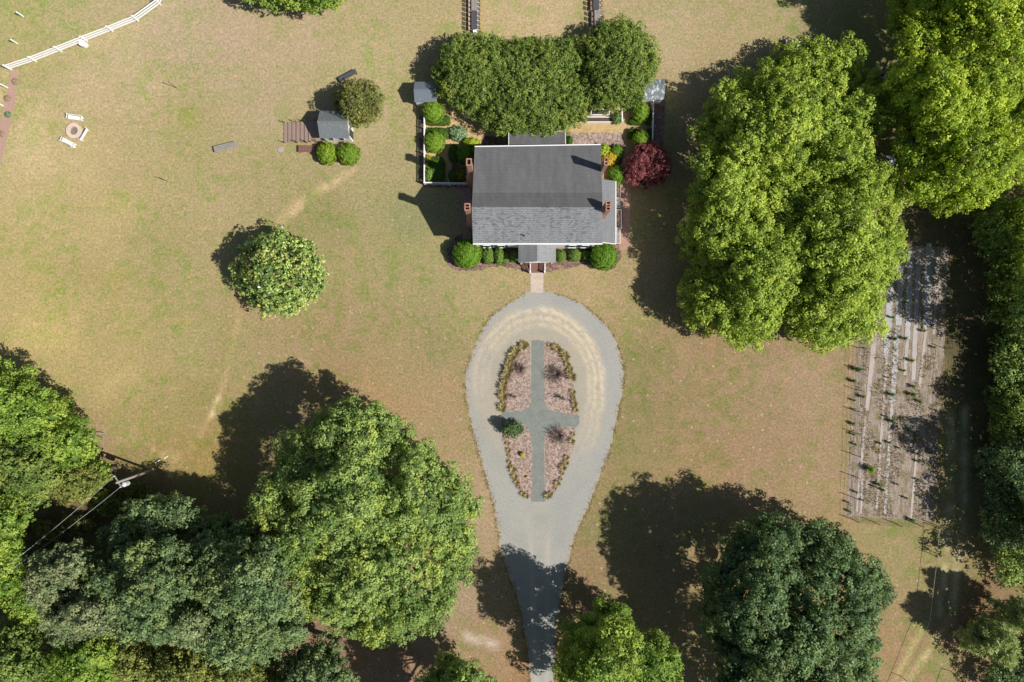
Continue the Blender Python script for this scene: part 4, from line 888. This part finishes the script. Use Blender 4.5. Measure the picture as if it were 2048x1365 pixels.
# chimneys
def chimney(x0, x1, y0, y1, zt, side, ztop, holes, zsh=4.6):
    a = P(x0, y1, ztop); c = P(x1, y0, ztop); X0, X1, Y0, Y1 = a[0], c[0], a[1], c[1]
    b = MB(); wall = hx0 if side < 0 else hx1
    # lower broad base and shoulders, shaft
    e = .45; bx0, bx1 = (min(X0-.1, wall-.9), wall+.1) if side < 0 else (wall-.1, max(X1+.05, wall+.75))
    b.hexa([(bx0,Y0-e,0),(bx1,Y0-e,0),(bx1,Y1+e,0),(bx0,Y1+e,0)], [(bx0,Y0-e,zsh-.9),(bx1,Y0-e,zsh-.9),(bx1,Y1+e,zsh-.9),(bx0,Y1+e,zsh-.9)])
    b.hexa([(bx0,Y0-e,zsh-.9),(bx1,Y0-e,zsh-.9),(bx1,Y1+e,zsh-.9),(bx0,Y1+e,zsh-.9)], [(X0+.04,Y0+.04,zsh),(X1-.04,Y0+.04,zsh),(X1-.04,Y1-.04,zsh),(X0+.04,Y1-.04,zsh)])
    b.box(X0+.04, X1-.04, Y0+.04, Y1-.04, zsh, ztop-.45)
    ch = HB_(b, 'chimney', CHIM)
    # cap: ring of bricks round the flues
    w_ = .12; cp = MB(); zz0, zz1 = ztop-.45, ztop
    cp.box(X0, X1, Y0, Y0+w_, zz0, zz1); cp.box(X0, X1, Y1-w_, Y1, zz0, zz1); cp.box(X0, X0+w_, Y0+w_, Y1-w_, zz0, zz1); cp.box(X1-w_, X1, Y0+w_, Y1-w_, zz0, zz1)
    for q in range(1, holes):
        yy = Y0+w_+(Y1-Y0-2*w_)*q/holes; cp.box(X0+w_, X1-w_, yy-.05, yy+.05, zz0, zz1-.01)
    HB_(cp, 'chimney_cap', CHIM, ch)
    HB_(MB().box(X0+w_, X1-w_, Y0+w_, Y1-w_, zz0-.1, zz0+.03), 'flue', IRON, ch)
chimney(932.2, 943.3, 317, 331.5, 0, -1, 8.9, 1); chimney(928.5, 940.4, 406.8, 421.5, 0, -1, 9.7, 2)
chimney(1208.3, 1217, 315.5, 331.5, 0, 1, 9.2, 2); chimney(1211.6, 1222, 401.7, 422, 0, 1, 9.7, 3)
# side lean-to
lz0, lz1 = 4.4, 3.1; lx = hx1
La = (P(1205,357.5,lz0)[0]-.35, P(0,357.5,lz0)[1], lz0); Lb = P(1231,357.5,lz1); Lc = P(1231,487.5,lz1); Ld = (La[0], Lc[1], lz0)
Lb = (Lb[0], La[1], lz1)
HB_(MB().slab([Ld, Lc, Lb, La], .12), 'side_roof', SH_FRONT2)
HB_(MB().box(hx1-.14, Lc[0]-.25, Lc[1]+.25, La[1]-.25, 0, 2.9), 'side_wall', SIDING)
HB_(MB().bar(Vector(Lb)+Vector((.05,0,-.07)), Vector(Lc)+Vector((.05,0,-.07)), .1, .1), 'side_gutter', WHITE)
HB_(MB().bar(Vector(Ld)+Vector((0,-.04,-.1)), Vector(Lc)+Vector((0,-.04,-.1)), .06, .16), 'side_fascia', WHITE)
# rear extension
ez = 3.1; E0 = P(1018,266,ez); E1 = P(1130,264,ez); yb = hyB+.02
HB_(MB().slab([(E0[0],yb,ez+.75),(E1[0],yb,ez+.75),(E1[0],E1[1],ez),(E0[0],E0[1],ez)], .12), 'extension_roof', SH_RIDGE)
HB_(MB().box(E0[0]+.3, E1[0]-.3, yb, E0[1]-.35, 0, ez-.15), 'extension_wall', SIDING)
for xx in (E0[0]-.03, E1[0]+.03): HB_(MB().bar((xx, yb, ez+.7), (xx, E0[1], ez-.05), .08, .14), 'extension_fascia', WHITE)
# front porch
pz0, pz1 = 3.0, 3.95; A0 = P(1036.8,487,pz0); A1 = P(1111.8,525.5,pz0); rx = P(1074.2,0,pz1)[0]; yF = A1[1]; yB = hyF-.02
HB_(MB().slab([(A0[0],yF,pz0),(rx,yF,pz1),(rx,yB,pz1),(A0[0],yB,pz0)], .12), 'porch_roof', SH_PORCH)
HB_(MB().slab([(rx,yF,pz1),(A1[0],yF,pz0),(A1[0],yB,pz0),(rx,yB,pz1)], .12), 'porch_roof', SH_PORCH)
HB_(MB().bar((A0[0]+.1,yF+.1,pz0-.16),(A1[0]-.1,yF+.1,pz0-.16), .16, .2), 'porch_beam', WHITE)
HB_(MB().add([(A0[0]+.1,yF+.2,pz0-.1),(A1[0]-.1,yF+.2,pz0-.1),(rx,yF+.2,pz1-.14),(A0[0]+.1,yF+.26,pz0-.1),(A1[0]-.1,yF+.26,pz0-.1),(rx,yF+.26,pz1-.14)], [(0,1,2),(5,4,3),(0,3,4,1),(1,4,5,2),(2,5,3,0)]), 'porch_gable', SIDING)
sx0, sx1 = P(1061,0)[0], P(1088,0)[0]
for x in (A0[0]+.35, A1[0]-.35, sx0-.05, sx1+.05):
    HB_(MB().box(x-.1, x+.1, yF+.1, yF+.3, .62, pz0-.26), 'porch_column', WHITE)
HB_(MB().box(A0[0]+.2, A1[0]-.2, yF+.02, yB, 0, .6), 'porch_floor', REDWOOD)
ys_ = yF+.02; y_end = P(0,546)[1]
for q in range(4):
    y1_ = ys_-(ys_-y_end)*q/4; y0_ = ys_-(ys_-y_end)*(q+1)/4
    HB_(MB().box(sx0, sx1, y0_+.003, y1_, 0, .5-.12*q), 'step', REDWOOD)
for s, x in ((-1, sx0-.06), (1, sx1+.06)):
    b = MB(); b.bar((x, ys_, 1.5), (x, y_end, 1.05), .09, .06); b.bar((x, ys_, .72), (x, y_end, .3), .06, .05)
    for q in range(8):
        t = (q+.5)/8; y = ys_+(y_end-ys_)*t; b.bar((x, y, .72-.42*t), (x, y, 1.5-.45*t), .045)
    b.box(x-.09, x+.09, y_end-.09, y_end+.09, 0, 1.15); HB_(b, 'handrail', WHITE)
dr = HB_(MB().box(rx-.5, rx+.5, hyF-.06, hyF+.02, .6, 2.75), 'door', simple('dark_green_door', (50,70,60), .5, .1, 3)); HB_(MB().tube([(rx+.38,hyF-.12,1.6),(rx+.38,hyF-.05,1.6)], .035, 8), 'handle', STEEL, dr)

# raised side beds / well right of lean-to
def frame_bed(name, x0, x1, y0, y1, h, label, cat, soil, fm=WHITE, th=.09):
    a = P(x0, y1); c = P(x1, y0); e = empty(name, ((a[0]+c[0])/2, (a[1]+c[1])/2, 0), label, cat); w_ = (c[0]-a[0])/2; d = (c[1]-a[1])/2
    b = MB(); b.box(-w_, w_, -d, -d+th, 0, h); b.box(-w_, w_, d-th, d, 0, h); b.box(-w_, -w_+th, -d+th, d-th, 0, h); b.box(w_-th, w_, -d+th, d-th, 0, h); b.build('frame', fm, e)
    MB().box(-w_+th, w_-th, -d+th, d-th, 0, h-.08).build('soil', soil, e); return e
SOIL = simple('dark_soil', (96,84,76), .95, .25, 7, bmp=.4)
frame_bed('planter', 1181, 1218, 221, 233, .45, 'white edged raised planter with dark soil, nearer the trees', 'planter', SOIL)
frame_bed('planter', 1170, 1224, 236, 247, .4, 'long white edged raised planter beside the tan gravel', 'planter', SOIL)
frame_bed('planter', 1228, 1241, 368, 412, .15, 'narrow brick side bed beside the low side roof, upper', 'planter', GMULCH, WOOD)
frame_bed('planter', 1228, 1243, 420, 458, .2, 'narrow side bed with a little green plant beside the brick path', 'planter', GMULCH, WHITE)
# cellar doors
for (y0, y1, lab) in ((396, 416, 'grey wooden hatch beside the low side roof, upper one'), (460, 488, 'grey wooden hatch at the front end of the low side roof')):
    a = P(1228, y1); c = P(1240, y0); e = empty('hatch', ((a[0]+c[0])/2, (a[1]+c[1])/2, 0), lab, 'hatch', 'wooden hatches beside the house'); w_ = (c[0]-a[0])/2; d = (c[1]-a[1])/2
    MB().box(-w_, w_, -d, d, 0, .28).build('frame', WHITE, e)
    b = MB()
    for q in range(3): b.box(-w_+.03+q*(2*w_-.06)/3, -w_+.01+(q+1)*(2*w_-.06)/3, -d+.04, d-.04, .282, .32)
    b.build('boards', WOOD, e)

# ------------------------------------------------------------------ picket fences
def picket(name, pts, h, label, pitch=.16, skip_gap=None):
    c = P(*pts[0]); e = empty(name, (c[0], c[1], 0), label, 'fence'); W_ = [Vector(P(*p))-Vector((c[0], c[1], 0)) for p in pts]
    b = MB(); r = MB()
    for a, q in zip(W_[:-1], W_[1:]):
        L_ = (q-a).length; d = (q-a)/L_; m_ = int(L_/pitch)
        for k_ in range(m_): p = a+d*(k_+.5)*L_/m_; b.bar(p+Vector((0,0,.05)), p+Vector((0,0,h)), .09, .03, up=(d.y, -d.x, 0))
        off = Vector((-d.y, d.x, 0))*.04
        for z in (.3, h-.2): r.bar(a+off+Vector((0,0,z)), q+off+Vector((0,0,z)), .05, .09)
        r.bar(a+Vector((0,0,h+.03)), q+Vector((0,0,h+.03)), .13, .04)
    b.build('pickets', WHITE, e); r.build('rails', WHITE, e)
    for p in W_: MB().box(p.x-.08, p.x+.08, p.y-.08, p.y+.08, 0, h+.12).build('post', WHITE, e)
    return e
picket('picket_fence', [(851,212),(851,260),(851,310),(851,370),(900,371),(946,371)], 1.15, 'white picket fence around the left side of the rear garden')
picket('picket_fence', [(1303,206),(1302,250),(1301,290)], 1.15, 'white picket fence along the right side of the rear garden')
picket('picket_fence', [(1242,224),(1242,247)], .9, 'very short white picket fence beside the raised planters')
picket('picket_fence', [(1247,345),(1262,346)], .9, 'short white fence piece between the clipped ball and the red maple')

# ------------------------------------------------------------------ sheds
def hut(name, label, x0, x1, yb_, yr, yf, ze, zr, rm, wm, inset=.25, loc=None, extras=None):
    b0, b1, r0, r1, f0, f1 = P(x0,yb_,ze), P(x1,yb_,ze), P(x0,yr,zr), P(x1,yr,zr), P(x0,yf,ze), P(x1,yf,ze)
    xa = min(b0[0], f0[0], r0[0]); xa = (b0[0]+f0[0])/2; xb = (b1[0]+f1[0])/2; cy = (b0[1]+f0[1])/2; c = Vector(((xa+xb)/2, cy, 0))
    e = empty(name, c, label, name.replace('_', ' ') if len(name.split('_')) < 3 else 'shed')
    Xa, Xb, Yb, Yf, Yr = xa-c.x, xb-c.x, b0[1]-c.y, f0[1]-c.y, r0[1]-c.y
    MB().slab([(Xa,Yb,ze),(Xa,Yr,zr),(Xb,Yr,zr),(Xb,Yb,ze)][::-1], .07).build('roof', rm, e)
    MB().slab([(Xa,Yf,ze),(Xb,Yf,ze),(Xb,Yr,zr),(Xa,Yr,zr)], .07).build('roof', rm, e)
    MB().bar((Xa,Yr,zr+.01),(Xb,Yr,zr+.01),.16,.05).build('ridge_cap', rm, e)
    i_ = inset; prof = [(Yf+i_,0),(Yb-i_,0),(Yb-i_,ze-.03),(Yr,zr-.14),(Yf+i_,ze-.03)]; n = 5; b = MB()
    b.v = [(Xa+i_*.5, y, z) for y, z in prof]+[(Xb-i_*.5, y, z) for y, z in prof]; b.f = [tuple(range(n)), tuple(range(n, 2*n))[::-1]]+[((k_+1) % n, k_, n+k_, n+(k_+1) % n) for k_ in range(n)]
    b.build('wall', wm, e)
    return e, (Xa, Xb, Yb, Yf, Yr)
sh, (Xa, Xb, Yb, Yf, Yr) = hut('shed', 'small white garden shed with grey green roof and wide wooden steps', 639.5, 699, 222, 244, 277, 2.5, 3.5, MR_GREEN, SIDING, .3)
w1 = MB().box(Xa+.9, Xa+1.35, Yf+.22, Yf+.299, 1.0, 1.8).build('window', WHITE, sh); MB().box(Xa+.95, Xa+1.3, Yf+.2, Yf+.219, 1.06, 1.74).build('pane', GLASS, sh and w1)
w1 = MB().box(Xb-1.35, Xb-.9, Yf+.22, Yf+.299, 1.0, 1.8).build('window', WHITE, sh); MB().box(Xb-1.3, Xb-.95, Yf+.2, Yf+.219, 1.06, 1.74).build('pane', GLASS, w1)
MB().box(Xb-.149, Xb-.09, -1.1, -.2, .1, 2.0).build('door', SHUT, sh)
MB().box(Xa+.09, Xa+.149, -.6, .4, .75, 2.3).build('door', SHUT, sh)
# awning-like porch on right side
MB().slab([(Xb-.12,.2,2.1),(Xb+.45,.2,1.9),(Xb+.45,1.0,1.9),(Xb-.12,1.0,2.1)], .05).build('side_canopy', MR_GREEN, sh)
# steps
st = empty('wooden_steps', P(605,263), 'wide flight of weathered brown wooden steps leading up to the shed', 'steps')
STEPM = simple('brown_deck_boards', (176,150,136), .85, .22, 9, sx=3, sy=.4)
o0 = Vector(st.location); X0 = P(569,0)[0]; X1 = P(645,0)[0]; Y0 = P(0,286)[1]; Y1 = P(0,247)[1]; N = 7
for q in range(N):
    a = X0+(X1-X0)*q/8.6; b_ = X0+(X1-X0)*(q+1)/8.6 if q < N-1 else X1; h = .13*(q+1); bb = MB()
    nb = 4 if q < N-1 else 8
    for t in range(nb):
        u0 = a+(b_-a)*t/nb; u1 = a+(b_-a)*(t+1)/nb-.02; bb.box(u0-o0.x, u1-o0.x, Y0-o0.y, Y1-o0.y, h-.05, h)
    bb.box(a-o0.x+.02, a-o0.x+.06, Y0-o0.y+.02, Y1-o0.y-.02, 0, h-.052)
    bb.build('step' if q < N-1 else 'landing', STEPM, st)
for xq, hq in ((569.5,.9),(595,1.2),(614,1.3),(636,1.5)):
    for yq in (286.5, 246.5):
        x = P(xq,0)[0]-o0.x; y = P(0,yq)[1]-o0.y; MB().tube([(x,y,0),(x,y,hq)], .045, 6).build('post', POSTM, st)
# AC box beside shed
ac = empty('air_conditioner', P(706,244), 'white air conditioning box on the right wall of the shed', 'air conditioner')
MB().box(-.3,.3,-.4,.4,0,.8).build('case', WHITE, ac, bevel=.03); MB().tube([(0,0,.8),(0,0,.83)], .24, 16).build('fan_grille', IRON, ac)
hut('garden_pavilion', 'small slate blue gabled pavilion left of the dense trees', 829, 873, 164, 180, 204.5, 1.9, 2.6, MR_BLUE, WHITE, .15)
hut('garden_pavilion', 'small gabled pavilion with white streaked roof right of the dense trees', 1286, 1328, 159, 175, 199.5, 1.9, 2.6, MR_WORN, WHITE, .15)
hut('tool_shed', 'dark blue roofed outbuilding in shade between the two bright crowns', 1705, 1795, 138, 148, 166, 2.0, 2.6, MR_DARK, WOOD, .2)
hut('metal_shelter', 'silvery metal roof peeping out between the bright crowns', 1730, 1812, 312, 320, 330, 2.2, 2.5, MR_WORN, WOOD, .2)

# ------------------------------------------------------------------ benches, tables
def bench(label, px, py, L_, W_, h, ang, m, name='wooden_bench', back=False, planks=3, cat='bench', legm=None, group=None):
    c = P(px, py, h); e = empty(name, (c[0], c[1], 0), label, cat, group, ang); b = MB()
    for q in range(planks): b.box(-L_/2, L_/2, -W_/2+q*W_/planks, -W_/2+(q+1)*W_/planks-.015, h-.04, h)
    b.build('seat', m, e, bevel=.008)
    for sx in (-1, 1):
        for sy in (-1, 1): MB().box(sx*(L_/2-.12)-.04, sx*(L_/2-.12)+.04, sy*(W_/2-.08)-.04, sy*(W_/2-.08)+.04, 0, h-.041).build('leg', legm or m, e)
    if back:
        b = MB()
        for z in (h+.18, h+.38): b.bar((-L_/2, W_/2+.02, z), (L_/2, W_/2+.06, z), .03, .13)
        for sx in (-1, 1): b.bar((sx*(L_/2-.1), W_/2, h-.3), (sx*(L_/2-.1), W_/2+.08, h+.5), .06, .04)
        b.build('backrest', m, e)
        for sx in (-1, 1): MB().box(sx*L_/2-.04, sx*L_/2+.04, -W_/2, W_/2, h+.2, h+.24).build('armrest', m, e)
    return e
bench('weathered pale grey wooden bench standing alone on the left lawn', 450, 293.5, 2.75, .75, .45, R(14), WOOD, planks=4)
bench('dark stained wooden bench behind the shed tree', 695, 151, 2.3, .62, .5, R(28), DWOOD, planks=4)
bench('reddish brown wooden bench in front of the shed steps', 615.5, 298, 2.25, .82, .45, R(-1), REDWOOD, planks=4)
CG = 'white benches around the fire pit'
bench('white bench above the fire pit', 150, 236, 1.75, .45, .42, R(-8), WHITE, 'garden_bench', True, group=CG)
bench('white bench lower left of the fire pit', 137, 285, 1.75, .45, .42, R(-28+180), WHITE, 'garden_bench', True, group=CG)
bench('white bench lower right of the fire pit seen from behind', 167, 269, 1.6, .4, .42, R(58-180), WHITE, 'garden_bench', True, group=CG)
fp = empty('fire_pit', P(150,263), 'round pink brick fire pit ring between three white benches', 'fire pit'); b = MB(); n = 22; ro, ri = .92, .5
for k_ in range(n):
    a0 = 2*math.pi*k_/n+.01; a1 = 2*math.pi*(k_+1)/n-.01; q = [(ri*math.cos(a0),ri*math.sin(a0)),(ro*math.cos(a0),ro*math.sin(a0)),(ro*math.cos(a1),ro*math.sin(a1)),(ri*math.cos(a1),ri*math.sin(a1))]; b.prism(q, 0, .3)
b.build('ring', simple('pink_fire_brick', (240,216,198), .9, .1, 5), fp); MB().tube([(0,0,0),(0,0,.06)], .49, 20).build('ash_bed', simple('grey_ash', (150,135,118), 1, .25, 6), fp)
# long dining tables with chairs
def chair(label, loc, rz, seatm, proto=[None], group=None):
    if proto[0] is None:
        e = empty('dining_chair', (0,0,0), label, 'chair'); CW = simple('orange_brown_chair_wood', (196,132,92), .7, .15, 5)
        MB().box(-.2,.2,-.2,.2,.42,.47).build('seat', seatm, e, bevel=.01)
        b = MB(); 
        for z in (.6,.75,.9): b.box(-.2,.2,.19,.215,z-.05,z+.04)
        b.build('backrest', CW, e)
        for sx in (-1,1):
            for sy in (-1,1): MB().box(sx*.18-.02,sx*.18+.02,sy*.18-.02,sy*.18+.02,0,.415 if sy < 0 else .98).build('leg', CW, e)
        proto[0] = e
    else: e = copy_tree(proto[0])
    e.location = loc; e.rotation_euler = (0,0,rz); tag(e, label, 'chair', group); return e
CUSH = simple('white_cushion', (240,236,230), .8, .06, 4)
def dtable(label, x, y0, y1, wpx, m, side):
    a = P(x, y0, .75); c = P(x, y1, .75); L_ = a[1]-c[1]; e = empty('dining_table', (a[0], (a[1]+c[1])/2, 0), label, 'table', 'long outdoor dining tables'); W_ = wpx*.06
    b = MB()
    for q in range(4): b.box(-W_/2+q*W_/4, -W_/2+(q+1)*W_/4-.012, -L_/2, L_/2, .71, .75)
    b.build('tabletop', m, e)
    for sx in (-1,1):
        for sy in (-1,1): MB().box(sx*(W_/2-.08)-.04, sx*(W_/2-.08)+.04, sy*(L_/2-.15)-.04, sy*(L_/2-.15)+.04, 0, .708).build('leg', POSTM, e)
    nn = max(1, int(round(L_/.55)))
    for s in (-1, 1):
        for k_ in range(nn):
            y = e.location.y-L_/2+(k_+.5)*L_/nn
            chair(f'{nth(k_+1)} chair from the top, {"left" if s < 0 else "right"} of the {side}', (e.location.x+s*(W_/2+.16), y, 0), R(-90)*s, CUSH, group=f'chairs on the {"left" if s < 0 else "right"} side of the {side}')
dtable('pale grey wooden table of the left table row, at the top edge', 948.5, -40, 21.5, 11, WOOD, 'pale grey wooden table in the left row')
dtable('dark slate topped table at the near end of the left table row', 948.5, 22.5, 59, 11, DWOOD, 'dark topped table in the left row')
dtable('dark slate topped table of the right table row, at the top edge', 1193, -40, 19.5, 11, DWOOD, 'dark topped table in the right row')
dtable('pale grey wooden table at the near end of the right table row', 1195, 20.5, 52, 11, WOOD, 'pale grey wooden table in the right row')
cb = empty('cooler_box', P(950,64), 'white cool box at the near end of the left table row', 'cool box'); MB().box(-.22,.22,-.2,.2,0,.4).build('body', WHITE, cb, bevel=.02); MB().box(-.235,.235,-.215,.215,.402,.46).build('lid', WHITE, cb, bevel=.02)
# pale slab by big tree
e = empty('stone_table', P(1583,98), 'pale concrete table slab half under the northern bright tree', 'table'); PALE = simple('pale_concrete', (205,200,190), .9, .12, 4, bmp=.2)
MB().box(-.95,.95,-.85,.85,.55,.72).build('top', PALE, e, bevel=.02); MB().box(-.6,.6,-.5,.5,0,.549).build('pedestal', PALE, e)
# chair and table in rear garden
bench('white framed garden chair on the tan gravel under the trees', 934.5, 226, 1.3, .55, .4, R(90), WHITE, 'garden_chair', True, cat='garden chair')
e = empty('glass_table', P(946,229), 'small round glass topped table beside the white garden chair', 'table'); MB().tube([(0,0,.68),(0,0,.7)], .38, 20).build('tabletop', simple('blue_grey_glass', (130,150,170), .15, .1, 2), e); MB().tube([(0,0,0),(0,0,.679)], .04, 8).build('leg', WHITE, e)
# stepping stone, poles
b = MB(); r = random.Random(2); pts = [(.36*math.cos(a*.52)*r.uniform(.85,1.1), .36*math.sin(a*.52)*r.uniform(.85,1.1)) for a in range(12)]
o = b.prism(pts, 0, .07).build('flat_stone', simple('grey_stone', (185,180,170), .9, .15, 4)); o.location = P(562,300); tag(o, 'flat grey stone on the grass left of the brown bench', 'stone')
for px, py, lab in ((353,176,'thin dark stake on the upper left lawn'), (335,363,'thin dark stake on the lawn below the pale grey bench')):
    b = MB(); b.tube([(0,0,0),(0,0,2.0)], .035, 6); o = b.build('lawn_stake', POSTM); o.location = P(px, py); tag(o, lab, 'stake', 'thin stakes on the left lawn')
# ------------------------------------------------------------------ white rail fence
Z4 = lambda x, y: (x/4.1375, y/4.1375)
wf = [Z4(95,580), Z4(300,512), Z4(510,430), Z4(722,345), Z4(935,263), Z4(1145,178), Z4(1330,45), (340,-25)]
c0 = P(*wf[0]); e = empty('rail_fence', (c0[0], c0[1], 0), 'white three rail fence across the top left corner', 'fence'); W_ = [Vector(P(*p))-Vector((c0[0], c0[1], 0)) for p in wf]
for p in W_: MB().box(p.x-.08, p.x+.08, p.y-.08, p.y+.08, 0, 1.42).build('post', WHITE, e)
for z in (.4, .8, 1.2):
    b = MB()
    for a, q in zip(W_[:-1], W_[1:]): b.bar(a+Vector((0,0,z)), q+Vector((0,0,z)), .09, .15)
    b.build('rail', WHITE, e)
mb = empty('water_trough', P(*Z4(705,378)), 'white box standing against the white rail fence', 'trough'); n = 8; pts = [(.42*math.cos(k_*math.pi/4+.39), .36*math.sin(k_*math.pi/4+.39)) for k_ in range(8)]; MB().prism(pts, 0, .7).build('body', WHITE, mb, bevel=.02); MB().prism([(x*.9, y*.9) for x, y in pts], .701, .74).build('lid', WHITE, mb)
for k_, (px, py, lab) in enumerate(((47,34,'short white post near the top left corner, uppermost'),(35,88,'short white post above the end of the rail fence'),(15,176,'short white post just below the end of the rail fence'),(6,212,'short white post at the left edge beside the green mound'))):
    b = MB(); b.box(-.07,.07,-.07,.07,0,1.15); b.add([(-.07,-.07,1.15),(.07,-.07,1.15),(.07,.07,1.15),(-.07,.07,1.15),(0,0,1.22)], [(0,1,4),(1,2,4),(2,3,4),(3,0,4)])
    o = b.build('white_post', WHITE); o.location = P(px, py); tag(o, lab, 'post', 'white posts on the left edge')
# ------------------------------------------------------------------ utility pole
up = empty('utility_pole', P(303,941), 'grey wooden utility pole with crossarm and transformer above the left wood', 'utility pole')
MB().tube([(0,0,-.1),(0,0,3.5),(0,0,7.3)], [.17,.15,.12], 10).build('pole', simple('grey_pole_wood', (176,168,158), .9, .15, 4), up, smooth=True)
MB().bar((-.45,.75,6.9),(.35,-.6,6.9),.1,.12).build('crossarm', WOOD, up)
for t in (-1, 1): MB().tube([(-.05+t*-.35,.07+t*.6,6.97),(-.05+t*-.35,.07+t*.6,7.15)], [.06,.04], 8).build('insulator', WHITE, up)
tr = MB().tube([(.2,-.42,5.4),(.2,-.42,6.2),(.2,-.42,6.3)], [.27,.27,.14], 14).build('transformer', simple('light_grey_enamel', (226,230,234), .4, .05, 3), up); MB().tube([(.2,-.42,6.3),(.2,-.42,6.42)], [.06,.04], 8).build('bushing', WHITE, tr)
for k_, (dx, dy) in enumerate(((-.4,.67),(.3,-.53))):
    p0 = Vector((dx, dy, 7.1)); p1 = Vector(P(-60+k_*6, 1190+k_*4, 8.5))-Vector(up.location); n = 14
    pts = [p0.lerp(p1, t/n)-Vector((0,0,1.2*4*(t/n)*(1-t/n))) for t in range(n+1)]; MB().tube(pts, .022, 5, False).build('wire', simple('pale_cable', (190,200,195), .5, .05, 3), up)
# swing frame
sw = empty('swing_frame', P(205,870), 'grey metal swing frame half under the wood edge tree', 'swing'); 
b = MB(); b.tube([(.3,.25,0),(-.9,.1,1.9)], .05, 6); b.tube([(.2,-.4,0),(-.9,.1,1.9)], .05, 6); b.build('frame_leg', STEEL, sw)
b = MB(); b.tube([(-.9,.1,1.9),(-1.9,-2.6,1.9)], .05, 6); b.build('top_bar', STEEL, sw); b = MB(); b.tube([(-1.9,-2.6,1.9),(-.9,-3.3,0)], .05, 6); b.tube([(-1.9,-2.6,1.9),(-1.6,-2.2,0)], .05, 6); b.build('frame_leg', WOOD, sw)
for px, py, qx, qy in ((335.5,912.5,328,917),(319.5,920.5,311,926)):
    o0 = Vector(P(px,py,.06)); o = MB().tube([(0,0,0), Vector(P(qx,qy,.06))-o0], .06, 8).build('pipe_piece', WHITE); o.location = o0; tag(o, 'white pipe piece lying on the bare patch, '+('upper one' if px > 330 else 'lower one'), 'pipe', 'white pipe pieces by the bare patch')
bpy.context.view_layer.update()
